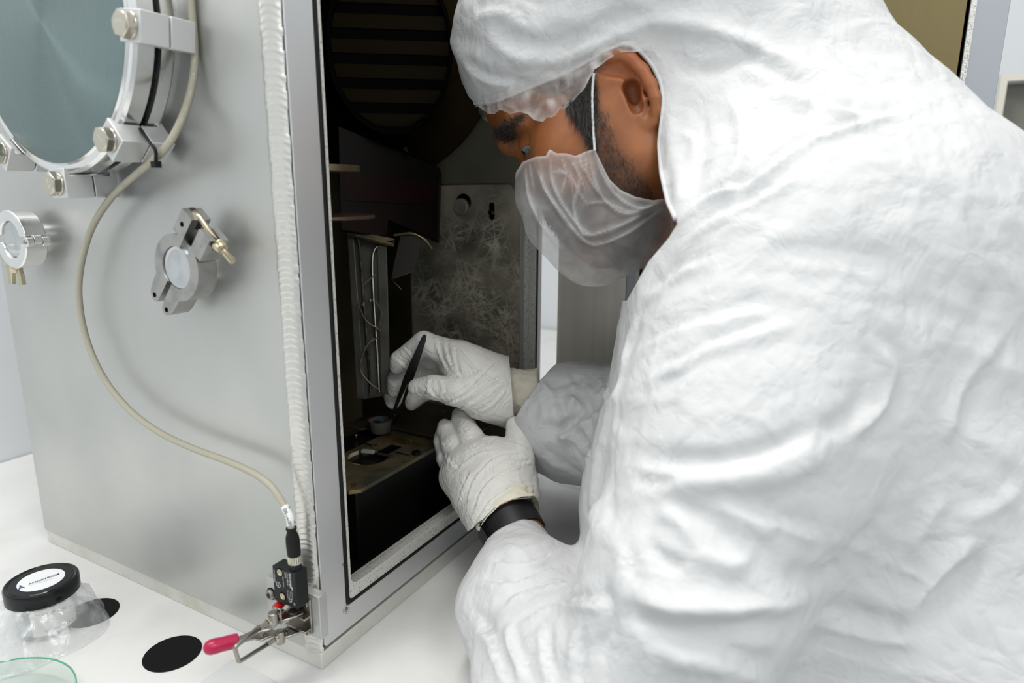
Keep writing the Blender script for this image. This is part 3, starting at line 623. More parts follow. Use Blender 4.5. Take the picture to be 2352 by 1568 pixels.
# glass dish, bottom left
pdm = thin_glass('dish_glass', (.955, .985, .97), .03)
gre = mat('green_glass_edge', (.02, .42, .26), .1, trans=.5)
DCX, DCY, DR = -162.7, 163.8, 58.5
pd = thing('glass_dish', 'round glass dish with green tinted rim at the bottom left corner', 'dish', (DCX, DCY, 0))
MB().lathe([(.05, .6), (DR - 2, .6), (DR, 2.5), (DR, 14.2), (DR - 1.5, 14.2), (DR - 1.5, 3.4), (DR - 3, 2.2), (.05, 2.2)], (DCX, DCY, 0), Z, 128, False).build('bowl', pdm, pd)
lab(MB().lathe([(DR - 1.0, 14.2), (DR + .05, 14.2), (DR + .05, 14.9), (DR - .5, 15.2), (DR - 1.0, 14.9), (DR - 1.0, 14.2)], (DCX, DCY, 0), Z, 128, False).build('rim', thin_glass('green_glass', (.18, .62, .44), .35), pd), 'green rim')
tl = MB().box((-150, -60, .05), (-28, 70, 2.6)).build('acrylic_sheet', mat('frosted_acrylic', (.70, .71, .70), .2, spec=.6), None, .3)
tag(tl, 'flat translucent white sheet on the bench at the bottom edge', 'sheet')
# ------------------------------------------------------------------ inside the chamber
HZ = 98.
hb = thing('hearth_block', 'dark evaporation hearth block with stained top plate inside the chamber', 'hearth', (220, 130, 22))
MB().box((108, 55, 22), (338, 168, HZ - 4)).build('body', HEARD, hb, 2)
hp = MB(); hh = (176, 99); o_ = []
outer = [(112, 52.5), (335, 52.5), (340, 57), (340, 128), (104, 128), (104, 60)]
# top plate with a round pocket
nn_ = 48
def plate_hole(outer, cx, cy, r, z0, z1, name, m, parent):
    angs = sorted([2 * math.pi * k / 72 for k in range(72)] + [math.atan2(b_ - cy, a_ - cx) % (2 * math.pi) for a_, b_ in outer]); inn = [(cx + r * math.cos(t), cy + r * math.sin(t)) for t in angs]; out = []
    for t0_ in angs:
        d = (math.cos(t0_), math.sin(t0_)); best = 1e9
        for i in range(len(outer)):
            (ax_, ay_), (bx_, by_) = outer[i], outer[(i + 1) % len(outer)]; ex_, ey_ = bx_ - ax_, by_ - ay_
            den = d[0] * ey_ - d[1] * ex_
            if abs(den) < 1e-9: continue
            t = ((ax_ - cx) * ey_ - (ay_ - cy) * ex_) / den; s = ((ax_ - cx) * d[1] - (ay_ - cy) * d[0]) / den
            if t > 0 and -1e-6 <= s <= 1 + 1e-6: best = min(best, t)
        out.append((cx + d[0] * best, cy + d[1] * best))
    mb = MB(); mb.ring(out, inn, ((0, 0, 0), X, Y, Z), z0, z1); return mb.build(name, m, parent, .5)
plate_hole(outer, hh[0], hh[1], 22, HZ - 4, HZ, 'top_plate', HEAR, hb)
CER = mat('stained_ceramic', (.52, .47, .34), .5, var=((.30, .22, .10), 60, S1, .45, .65))
MB().lathe([(22, HZ - 1), (21.6, HZ - 1), (20, HZ - 16), (.05, HZ - 17)], (hh[0], hh[1], 0), Z, 48, False).build('pocket', HEAR, hb)
# white arc of ceramic round the far side of the pocket
V = []; F = []
for k in range(19):
    t = math.radians(70 + 130 * k / 18)
    for r, z_ in ((21.2, HZ + .3), (21.0, HZ - 5), (13, HZ - 5), (13, HZ - 4)): V.append((hh[0] + r * math.cos(t), hh[1] + r * math.sin(t), z_))
for k in range(18):
    for i in range(3): F.append((k * 4 + i, k * 4 + 4 + i, k * 4 + 5 + i, k * 4 + 1 + i))
lab(MB().add(V, F).build('ceramic_liner', CER, hb), 'pale ceramic liner')
COP = mat('heated_copper', (.60, .20, .07), .3, .9, var=((.20, .07, .03), 90, S1, .45, .6))
MB().lathe([(13, HZ - 7), (12.4, HZ - 5.6), (7, HZ - 6), (6.4, HZ - 7.5), (3, HZ - 8), (.05, HZ - 8)], (hh[0] + 3, hh[1] - 4, 0), Z, 40, False).build('copper_cup', COP, hb)
def strip(px, z_, wdt, hgt, name, m, parent):
    p = [on(u, v, 2, z_ * .001) * 1000 for u, v in px]; mb = MB()
    for a, b in zip(p[:-1], p[1:]):
        d = (b - a) / np.linalg.norm(b - a); mb.obox((a + b) / 2 + Z * hgt / 2, (b - a) / 2, np.cross(Z, d) * wdt / 2, Z * hgt / 2)
    return mb.build(name, m, parent, .3)
strip([(815, 1011), (858, 1026), (866, 1021)], HZ + .2, 2.2, 1.6, 'wire_clip', STEEL, hb)
strip([(832, 1038), (860, 1041)], HZ + .2, 5, 3, 'terminal', ALUF, hb)
strip([(862, 1040), (890, 1020)], HZ + .2, 3, 3, 'terminal', HEAR, hb)
strip([(868, 1043), (902, 1050)], HZ + .2, 4, 1.6, 'terminal', mat('dull_steel', (.22, .20, .18), .35, .9), hb)
strip([(908, 1039), (944, 1047)], HZ + .2, 2, 1.2, 'terminal', STEEL, hb)
strip([(878, 998), (900, 1003)], HZ + .2, 5, 2, 'brass_strip', mat('dark_brass', (.30, .21, .07), .35, .9), hb)
strip([(906, 1012), (938, 1019)], HZ + .2, 5, 3, 'brass_strip', MATS['dark_brass'], hb)
strip([(948, 1018), (972, 1023)], HZ + .2, 5, 2, 'brass_strip', MATS['dark_brass'], hb)
c = on(895, 1032, 2, HZ * .001) * 1000
MB().box((c[0] - 12, c[1] - 7, HZ - .5), (c[0] + 12, c[1] + 7, HZ + .25)).build('slot', VOID, hb)
for u, v in ((812, 1116), (812, 1111), (928, 1060)):
    c = on(u, v, 2, HZ * .001) * 1000; MB().lathe([(2.4, -.2), (2.4, .15), (1.9, .2)], c, Z, 20, False).build('screw_hole', VOID, hb)
c = on(818, 1004, 2, HZ * .001) * 1000
MB().lathe([(3, 0), (3, 3), (2.2, 4)], c, Z, 20, False).build('screw', STEEL, hb)
c = on(956, 1042, 2, HZ * .001) * 1000; MB().lathe([(5, 0), (5, 2.4), (3, 3), (3, 1), (.05, 1)], c, Z, 24, False).build('bushing', HEARD, hb)
# cover plate behind the hearth
cp_ = thing('cover_plate', 'flat dark cover plate with rounded corner behind the hearth', 'plate', (300, 110, 100))
pts = [(350, 30), (350, 182), (226, 182)] + [(225.5, 178)] + [(226 + 6 - 6 * math.cos(t), 158 - 6 * math.sin(t)) for t in np.linspace(0, 1.4, 5)] + [(249, 133), (250, 30)]
MB().prism(pts, ((0, 0, 0), X, Y, Z), 100, 102.2).build('sheet', mat('cover_metal', (.15, .12, .085), .36, .6, var=((.08, .066, .05), 12, S1, .4, .6)), cp_, .4)
for u, v in ((907, 950), (1021, 946)):
    c = on(u, v, 2, .1022) * 1000; MB().lathe([(2.2, 0), (2.2, .9), (1.4, 1.3), (.05, 1.3)], c, Z, 20, False).build('screw', BRASS, cp_)
# crucible with pellets
CRC = on(874, 990, 2, .1022) * 1000
cr = thing('crucible', 'small grey crucible cup with blue tinted pieces, on the cover plate', 'crucible', tuple(CRC))
MB().lathe([(.05, 0), (11.0, 0), (11.6, 1), (13.2, 13), (13.2, 14), (12, 14), (10.6, 5), (.05, 4)], CRC, Z, 56, False).build('cup', mat('grey_ceramic', (.10, .097, .085), .5), cr)
blue = mat('blue_film', (.02, .16, .34), .25, .3); shin = mat('shiny_piece', (.62, .66, .7), .15, 1.)
for k in range(9):
    rr_ = random.Random(k); a = rr_.uniform(0, 6.28); r = rr_.uniform(1, 8.5); q = CRC + np.array((r * math.cos(a), r * math.sin(a), 10.5 + rr_.uniform(0, 2)))
    bm = bmesh.new(); bmesh.ops.create_icosphere(bm, subdivisions=1, radius=1)
    V = [np.array(v.co) * np.array((rr_.uniform(2, 3.4), rr_.uniform(1.6, 3), rr_.uniform(1, 1.8))) + q for v in bm.verts]; F = [tuple(v.index for v in f.verts) for f in bm.faces]; bm.free()
    o = MB().add(V, F).build('pellet', blue if k in (1, 4, 6) else shin, None, sharp=10)
    tag(o, 'small blue piece inside the grey crucible' if k in (1, 4, 6) else 'small shiny silvery piece inside the grey crucible', 'pellet', 'blue pieces in the crucible' if k in (1, 4, 6) else 'silvery pieces in the crucible')
# round shield with a louvered opening on the right wall, upper part
sh = thing('round_shield', 'large dark brown round shield behind the louvers on the right chamber wall', 'shield', (350, 203, 560))
MB().lathe([(.05, 343), (172, 343), (176, 345), (176, 350)], (0, 203.5, 563), X, 96, False).build('dish', BROWN, sh)
lv = thing('louvered_vent', 'round dark vent with wide flat louver slats, high inside the chamber', 'vent', (330, 195, 540))
vc = P(897, 108, .70) * 1000
vr = np.array((.92, -.39, 0.)); vr = np.array((RT[0], RT[1], 0)); vr /= np.linalg.norm(vr); vr = vr * math.cos(.12) + np.array((FW[0], FW[1], 0)) / np.linalg.norm(FW[:2]) * math.sin(.12)
vn = np.cross(vr, Z)
VR, VZ = 62, 84
el = lambda k: [(VR * k * math.cos(2 * math.pi * i / 64), VZ * k * math.sin(2 * math.pi * i / 64)) for i in range(64)]
MB().ring(el(1.06), el(1.0), (vc, vr, Z, vn), -6, 4).build('frame', VOID, lv)
MB().prism(el(1.03), (vc, vr, Z, vn), -14, -6).build('back', VOID, lv)
for k in range(-3, 4):
    zz = k * 24.6 + 7; zc = zz - 6.5
    ho = VR * math.sqrt(max(0, .985 - (zc / VZ) ** 2)) if abs(zc) < VZ else 0
    if ho < 14: continue
    hi_ = VR * math.sqrt(max(0, .985 - ((zz - 13) / VZ) ** 2)) if abs(zz - 13) < VZ else ho * .6; ht_ = VR * math.sqrt(max(0, .985 - (zz / VZ) ** 2)) if abs(zz) < VZ else ho * .6
    MB().hexa([vc + vr * x_ + Z * z_ + vn * d_ for x_, z_, d_ in ((-hi_, zz - 13, -5.5), (hi_, zz - 13, -5.5), (ht_, zz, -2), (-ht_, zz, -2))], [vc + vr * x_ + Z * z_ + vn * d_ for x_, z_, d_ in ((-hi_, zz - 13, -4.2), (hi_, zz - 13, -4.2), (ht_, zz, -.7), (-ht_, zz, -.7))]).build('slat', SLATM, lv)
# tilted black shutter box and its arm
bx = thing('shutter_box', 'tilted black shutter box hanging under the louvered vent', 'shutter', tuple(P(900, 420, .72) * 1000))
q = MB(); cor = [(776, 288), (1009, 384), (1003, 552), (893, 505), (888, 545), (782, 528)]
f0 = [P(u, v, .715 + .00022 * (u - 780)) * 1000 for u, v in cor]; nb_ = FW * 26
q.hexa(f0, [p + nb_ for p in f0]); q.build('housing', mat('shutter_black', (.006, .0045, .004), .5, .0, .1, var=((.014, .004, .003), 9, S1, .5, .7)), bx, 1)
q = MB(); f0 = [P(u, v, .714 + .00022 * (u - 780)) * 1000 for u, v in ((790, 398), (1000, 415), (998, 470), (792, 460))]; q.hexa(f0, [p + FW * 1 for p in f0]); lab(q.build('tinted_panel', mat('dark_red_panel', (.012, .003, .0025), .5, .0, .1), bx), 'dark red panel')
q = MB(); q.hexa([P(u, v, .735) * 1000 for u, v in ((925, 342), (933, 335), (938, 352))], [P(u, v, .745) * 1000 for u, v in ((925, 342), (933, 335), (938, 352))]); q.build('tab', BROWN, bx)
# rotating discs at the left
for nm, u, v, ur_, lb in (('rotary_disc', 722, 390, 824, 'small dull disc, upper of two discs at the left edge of the opening'), ('rotary_disc', 720, 497, 858, 'flat brown disc, lower of two discs at the left edge of the opening')):
    up_ = ur_ < 840; c = P(u, v, .60 if up_ else .625) * 1000; rr_ = (ur_ - u) * (.60 if up_ else .625) / FPX * 1000 * .985
    d_ = thing(nm, lb, 'disc', tuple(c), 'discs on the shaft inside the chamber')
    MB().lathe([(.05, -2), (rr_, -2), (rr_ + 1, -1), (rr_ + 1, 4 if up_ else 1), (rr_, 4.4 if up_ else 1.6), (rr_ - 3, 1), (.05, 1)], c, Z, 64, False).build('plate', mat('dull_gold_disc', (.17, .14, .08), .4, .7) if up_ else mat('dull_brown_disc', (.14, .10, .07), .4, .6), d_, .3)
    MB().lathe([(.05, 1), (7, 1), (7, 18 if up_ else 14), (.05, 18 if up_ else 14)], c, Z, 24, False).build('hub', OLIVE, d_, .3)
# support column with feed tubes and wires
st_ = thing('feed_column', 'grey sheet metal column carrying bare tubes and wires inside the chamber', 'column', tuple(P(850, 880, .72) * 1000))
DEP = .735
def pp(u, v, d=DEP): return P(u, v, d) * 1000
GREYS = mat('grey_sheet', (.20, .195, .17), .35, .8, var=((.10, .10, .085), 14, S1, .4, .65))
def slab(px, d, th, name, m, parent, bev=.5):
    a = [pp(u, v, d) for u, v in px]; return MB().hexa(a, [p + FW * th for p in a]).build(name, m, parent, bev)
slab([(797, 530), (888, 562), (897, 905), (822, 920)], .742, 2, 'back_sheet', GREYS, st_)
slab([(797, 530), (812, 536), (838, 915), (820, 915)], .735, 3, 'side_flange', GREYS, st_)
slab([(866, 562), (888, 566), (897, 905), (876, 905)], .735, 3, 'side_flange', GREYS, st_)
slab([(797, 527), (905, 548), (903, 566), (797, 540)], .731, 4, 'top_bracket', HEAR, st_)
MB().tube(smooth_path([pp(812, 540), pp(824, 556), pp(828, 600), pp(836, 700), pp(846, 820), pp(852, 905)], 5), 1.5, 10).build('tube', STEEL, st_)
MB().tube(smooth_path([pp(905, 554, .728), pp(872, 562), pp(856, 590), pp(858, 680), pp(866, 800), pp(871, 900)], 5), 1.5, 10).build('tube', STEEL, st_)
MB().tube(smooth_path([pp(900, 560, .728), pp(850, 548, .728), pp(815, 540, .728)], 5), 1.2, 8).build('tube', HEAR, st_)
WIRE = mat('bare_wire', (.45, .38, .24), .3, .9)
for px in ([(828, 690), (824, 700), (840, 735), (868, 755), (872, 760)], [(868, 775), (845, 790), (828, 830), (830, 855), (850, 880), (872, 895)], [(862, 690), (876, 715), (872, 745), (862, 760)], [(832, 655), (850, 640), (862, 630)], [(836, 800), (858, 775)]):
    MB().tube(smooth_path([pp(u, v, .729) for u, v in px], 6), .7, 8).build('wire', WIRE, st_)
for u, v in ((834, 698), (850, 690)): MB().lathe([(2, 0), (2, 3), (1.2, 3.5)], pp(u, v, .733), -FW, 14).build('screw', STEEL, st_)
hgp = thing('hanging_plate', 'small dark plate hanging at an angle beside the feed column', 'plate', tuple(pp(935, 600, .73)))
slab([(920, 540), (970, 543), (952, 622), (899, 640), (905, 602)], .728, 1.5, 'sheet', mat('hanging_metal', (.026, .023, .018), .4, .4), hgp, .3)
MB().tube([pp(952, 622, .727), pp(899, 641, .727), pp(921, 664, .727)], .6, 6).build('wire', STEEL, hgp)
MB().tube(smooth_path([pp(905, 540, .727), pp(945, 536, .725), pp(975, 550, .726), pp(992, 572, .728)], 5), 1.2, 8).build('hanger', HEAR, hgp)
# ================================================================== the person
# bodies are grown as distance fields (round cones and ellipsoids blended smoothly), skinned, then sculpted along fold lines
f4 = np.float32
def proj(p):
    q = p - CAM_O; d = q @ FW; return 1176 + FPX * (q @ RT) / d, 784 - FPX * (q @ UP) / d, d
def rc(p, a, b, r1, r2):
    a = np.asarray(a, f4); b = np.asarray(b, f4); ba = b - a; l2 = float(ba @ ba); rr = r1 - r2; a2 = l2 - rr * rr
    if a2 <= 1e-12: return np.linalg.norm(p - a, axis=-1) - max(r1, r2)
    il2 = 1 / l2; pa = p - a; y = pa @ ba; z = y - l2; t = pa * l2 - y[:, None] * ba; x2 = np.einsum('ij,ij->i', t, t); y2 = y * y * l2; z2 = z * z * l2
    k = np.sign(rr) * rr * rr * x2
    d = (np.sqrt(np.maximum(x2 * a2 * il2, 0)) + y * rr) * il2 - r1
    c1 = np.sign(z) * a2 * z2 > k; c2 = np.sign(y) * a2 * y2 < k
    d = np.where(c2, np.sqrt(np.maximum(x2 + y2, 0)) * il2 - r1, d); return np.where(c1, np.sqrt(np.maximum(x2 + z2, 0)) * il2 - r2, d)
def ell(p, c, R, r):                       # ellipsoid with axes = rows of R
    q = (p - np.asarray(c, f4)) @ np.asarray(R, f4).T; r = np.asarray(r, f4); k0 = np.linalg.norm(q / r, axis=-1); k1 = np.linalg.norm(q / (r * r), axis=-1)
    return k0 * (k0 - 1) / np.maximum(k1, 1e-6)
def smin(a, b, k):
    h = np.maximum(k - np.abs(a - b), 0) / k; return np.minimum(a, b) - h * h * k * .25
def smax(a, b, k): return -smin(-a, -b, k)
def hashn(ix, iy, iz, s):
    h = (ix.astype(np.uint32) * np.uint32(374761393) + iy.astype(np.uint32) * np.uint32(668265263) + iz.astype(np.uint32) * np.uint32(2147483647) + np.uint32(s * 974711))
    h = (h ^ (h >> np.uint32(13))) * np.uint32(1274126177); h = h ^ (h >> np.uint32(16)); return h.astype(np.float64) / 4294967295.0 * 2 - 1
def vnoise(p, s=0):
    i = np.floor(p).astype(np.int64); f = p - i; f = f * f * f * (f * (f * 6 - 15) + 10); o = 0
    for dx in (0, 1):
        for dy in (0, 1):
            for dz in (0, 1):
                wgt = (f[:, 0] if dx else 1 - f[:, 0]) * (f[:, 1] if dy else 1 - f[:, 1]) * (f[:, 2] if dz else 1 - f[:, 2])
                o = o + wgt * hashn(i[:, 0] + dx, i[:, 1] + dy, i[:, 2] + dz, s)
    return o
def nets(fn, lo, hi, h, chunk=400000):
    lo = np.array(lo); n = np.ceil((np.array(hi) - lo) / h).astype(int) + 1
    gx, gy, gz = [lo[i] + h * np.arange(n[i]) for i in range(3)]
    G = np.stack(np.meshgrid(gx, gy, gz, indexing='ij'), -1).reshape(-1, 3).astype(f4); D = np.empty(len(G), f4)
    for i in range(0, len(G), chunk): D[i:i + chunk] = fn(G[i:i + chunk])
    D = D.reshape(n); ins = D < 0
    cs = np.zeros(n - 1, int)
    for dx in (0, 1):
        for dy in (0, 1):
            for dz in (0, 1): cs += ins[dx:n[0] - 1 + dx, dy:n[1] - 1 + dy, dz:n[2] - 1 + dz]
    act = (cs > 0) & (cs < 8); idx = -np.ones(n - 1, int); I = np.argwhere(act); idx[act] = np.arange(len(I))
    acc = np.zeros((len(I), 3)); cnt = np.zeros(len(I)); cor = [(a, b, c) for a in (0, 1) for b in (0, 1) for c in (0, 1)]
    val = {c: D[I[:, 0] + c[0], I[:, 1] + c[1], I[:, 2] + c[2]].astype(float) for c in cor}
    for c in cor:
        for ax in range(3):
            if c[ax] == 0:
                e = list(c); e[ax] = 1; e = tuple(e); a, b = val[c], val[e]; m = (a < 0) != (b < 0); t = np.where(m, a / np.where(m, a - b, 1), 0)
                q = np.tile(np.array(c, float), (len(I), 1)); q[:, ax] += t; acc[m] += q[m]; cnt[m] += 1
    V = lo + h * (I + acc / cnt[:, None]); F = []
    for ax in range(3):
        o1, o2 = (ax + 1) % 3, (ax + 2) % 3; sl0 = [slice(None)] * 3; sl1 = [slice(None)] * 3; sl0[ax] = slice(0, -1); sl1[ax] = slice(1, None)
        ch_ = ins[tuple(sl0)] != ins[tuple(sl1)]; Q = np.argwhere(ch_)
        Q = Q[(Q[:, o1] > 0) & (Q[:, o2] > 0) & (Q[:, o1] < n[o1] - 1) & (Q[:, o2] < n[o2] - 1)]
        def g(d1, d2): R = Q.copy(); R[:, o1] -= d1; R[:, o2] -= d2; return idx[R[:, 0], R[:, 1], R[:, 2]]
        q = np.stack([g(1, 1), g(0, 1), g(0, 0), g(1, 0)], 1); flip = ~ins[Q[:, 0], Q[:, 1], Q[:, 2]]; q[flip] = q[flip][:, ::-1]; F.append(q)
    return V, np.concatenate(F)
def vnormals(V, F):
    a = V[F[:, 2]] - V[F[:, 0]]; b = V[F[:, -1]] - V[F[:, 1]]; nrm = np.cross(a, b) if F.shape[1] == 4 else np.cross(V[F[:, 1]] - V[F[:, 0]], V[F[:, 2]] - V[F[:, 0]])
    N_ = np.zeros_like(V)
    for k in range(F.shape[1]): np.add.at(N_, F[:, k], nrm)
    return N_ / np.maximum(np.linalg.norm(N_, axis=1, keepdims=True), 1e-12)
def lapl(V, F, it, lam=.5):
    n = F.shape[1]; E_ = np.concatenate([F[:, [k, (k + 1) % n]] for k in range(n)]); E_ = np.concatenate([E_, E_[:, ::-1]]); deg = np.bincount(E_[:, 0], minlength=len(V)).astype(float)
    for _ in range(it):
        S_ = np.stack([np.bincount(E_[:, 0], weights=V[E_[:, 1], k], minlength=len(V)) for k in range(3)], 1); V = V + lam * (S_ / np.maximum(deg, 1)[:, None] - V)
    return V
def poly_sd(u, v, pts):                   # signed distance in the picture's survey units to a closed outline, negative inside
    pts = np.array(pts, float); d = np.full(u.shape, 1e18); s = np.ones(u.shape); n = len(pts)
    for i in range(n):
        a, b = pts[i], pts[i - 1]; e = b - a; wx, wy = u - a[0], v - a[1]; t = np.clip((wx * e[0] + wy * e[1]) / (e @ e), 0, 1); d = np.minimum(d, (wx - e[0] * t) ** 2 + (wy - e[1] * t) ** 2)
        c1 = v >= a[1]; c2 = v < b[1]; c3 = e[0] * wy > e[1] * wx; f = (c1 & c2 & c3) | (~c1 & ~c2 & ~c3); s = np.where(f, -s, s)
    return s * np.sqrt(d)
def clip(V, F, sd):                       # keep sd > 0; triangles crossing zero are cut along the line
    T = np.concatenate([F[:, [0, 1, 2]], F[:, [0, 2, 3]]]) if F.shape[1] == 4 else F; V = list(map(tuple, V)); sd = list(sd); out = []; cut = {}
    pos = np.array(sd)[T] > 0; k = pos.sum(1); out = T[k == 3].tolist()
    def mid(a, b):
        key = (min(a, b), max(a, b))
        if key not in cut:
            t = sd[a] / (sd[a] - sd[b]); V.append(tuple(np.array(V[a]) * (1 - t) + np.array(V[b]) * t)); cut[key] = len(V) - 1
        return cut[key]
    for t, p in zip(T[(k == 1) | (k == 2)], pos[(k == 1) | (k == 2)]):
        t = list(t); p = list(p)
        while not (p[0] and not p[2]) : t = t[1:] + t[:1]; p = p[1:] + p[:1]
        if p[1]: m1, m2 = mid(t[1], t[2]), mid(t[0], t[2]); out += [[t[0], t[1], m1], [t[0], m1, m2]]
        else: m1, m2 = mid(t[0], t[1]), mid(t[0], t[2]); out.append([t[0], m1, m2])
    V = np.array(V); out = np.array(out); used = np.unique(out); rm = -np.ones(len(V), int); rm[used] = np.arange(len(used)); return V[used], rm[out]
def mesh_np(name, V, F, m, parent, attr=None, solid=0):
    me = bpy.data.meshes.new(name); off = wloc(parent); V = np.asarray(V, float) - off; n = F.shape[1]
    me.vertices.add(len(V)); me.vertices.foreach_set('co', V.ravel().astype(f4)); me.loops.add(F.size); me.loops.foreach_set('vertex_index', F.ravel().astype(np.int32))
    me.polygons.add(len(F)); me.polygons.foreach_set('loop_start', np.arange(0, F.size, n, dtype=np.int32)); me.update(calc_edges=True); me.validate()
    me.polygons.foreach_set('use_smooth', [True] * len(me.polygons))
    if attr is not None:
        for k, a in attr.items(): at = me.attributes.new(k, 'FLOAT', 'POINT'); at.data.foreach_set('value', a.astype(f4))
    me.materials.append(m); o = bpy.data.objects.new(name, me); COL.objects.link(o); o.parent = parent
    if solid: s = o.modifiers.new('solidify', 'SOLIDIFY'); s.thickness = solid; s.offset = -1
    return o
def grab(u, v, V, N_, near=None):         # surface point under a survey sight line (front-facing, nearest)
    pu, pv, pd = proj(V); r2 = (pu - u) ** 2 + (pv - v) ** 2; ff = (N_ @ FW) < .1
    for r in (5, 9, 16, 30):
        k = np.where(ff & (r2 < r * r))[0]
        if len(k) >= 3: return P(u, v, np.median(pd[k][pd[k] < pd[k].min() + .02]))
    return None
def resamp(pts, step):
    pts = np.array(pts, float); L = np.r_[0, np.cumsum(np.linalg.norm(np.diff(pts, axis=0), axis=1))]; n = max(3, int(L[-1] / step)); t = np.linspace(0, L[-1], n); return np.stack([np.interp(t, L, pts[:, k]) for k in range(pts.shape[1])], 1)
def folds(V, F, lines):                   # each: (outline points, half width px, height mm, kind) kind r ridge, v valley, s one-sided tuck
    N_ = vnormals(V, F); D = np.zeros(len(V)); pu, pv, pd = proj(V); front = (N_ @ FW) < .25
    for pts, wpx, amp, kind in lines:
        q = resamp([tuple(p) for p in np.array(smooth_path([np.array((a, b, 0.)) for a, b in pts], 6))[:, :2]], 8)
        S_ = [grab(a, b, V, N_) for a, b in q]; S_ = np.array([s for s in S_ if s is not None])
        if len(S_) < 3: continue
        dm = np.median(proj(S_)[2]); wd = wpx * dm / FPX
        lo, hi = S_.min(0) - 4 * wd, S_.max(0) + 4 * wd; c = np.where(front & (V > lo).all(1) & (V < hi).all(1))[0]
        if len(c) == 0: continue
        dist = np.linalg.norm(V[c][:, None] - S_[None], axis=2); j = dist.argmin(1); jj = np.clip(j, 1, len(S_) - 2); tng = S_[jj + 1] - S_[jj - 1]; tng /= np.linalg.norm(tng, axis=1, keepdims=True)
        dv = V[c] - S_[j]; along = j / (len(S_) - 1); taper = np.clip(np.sin(np.pi * np.clip(along, .02, .98)) * 1.6, 0, 1)
        end = np.where((j == 0) | (j == len(S_) - 1), 1, 0); taper = taper * np.where(end & (np.abs(np.einsum('ij,ij->i', dv, tng)) > wd), .0, 1)
        s = dist[np.arange(len(c)), j] / wd
        if kind == 's':
            sg = np.sign(np.einsum('ij,ij->i', np.cross(tng, N_[c]), dv)); prof = sg * s * np.exp(.5 - .5 * s * s * 2) * 1.2
        else: prof = np.exp(-s * s) * (1 if kind == 'r' else -1)
        D[c] += amp * .001 * prof * taper
    return V + N_ * D[:, None]
# ------------------------------------------------------------------ head frame
E0 = P(1458, 238, .500)
Fh = -.875 * RT - .425 * UP + .15 * FW; Fh /= np.linalg.norm(Fh)
Uh = -.43 * RT + .90 * UP + .02 * FW; Uh -= Fh * (Uh @ Fh); Uh /= np.linalg.norm(Uh); Lh = np.cross(Uh, Fh)
HC = E0 - Lh * .070
R3 = np.stack([Fh, Lh, Uh])
def H(f, l, u): return HC + Fh * f + Lh * l + Uh * u
def hloc(p): return (p - HC) @ R3.T
def mirror(p):                            # reflect the far half of the head onto the near half
    q = hloc(p); q[..., 1] = np.abs(q[..., 1]); return HC + q @ R3
EARP = lambda u, v, d=.4925: P(u, v, d)
def ear_curve():
    rim = [(1368, 174, .499), (1370, 150, .495), (1394, 132, .492), (1424, 124, .490), (1450, 136, .488), (1475, 161, .486), (1494, 193, .485), (1506, 226, .485), (1510, 256, .487), (1505, 280, .491), (1492, 287, .494), (1480, 276, .497)]
    return [P(*q) for q in rim]
RIM = ear_curve()
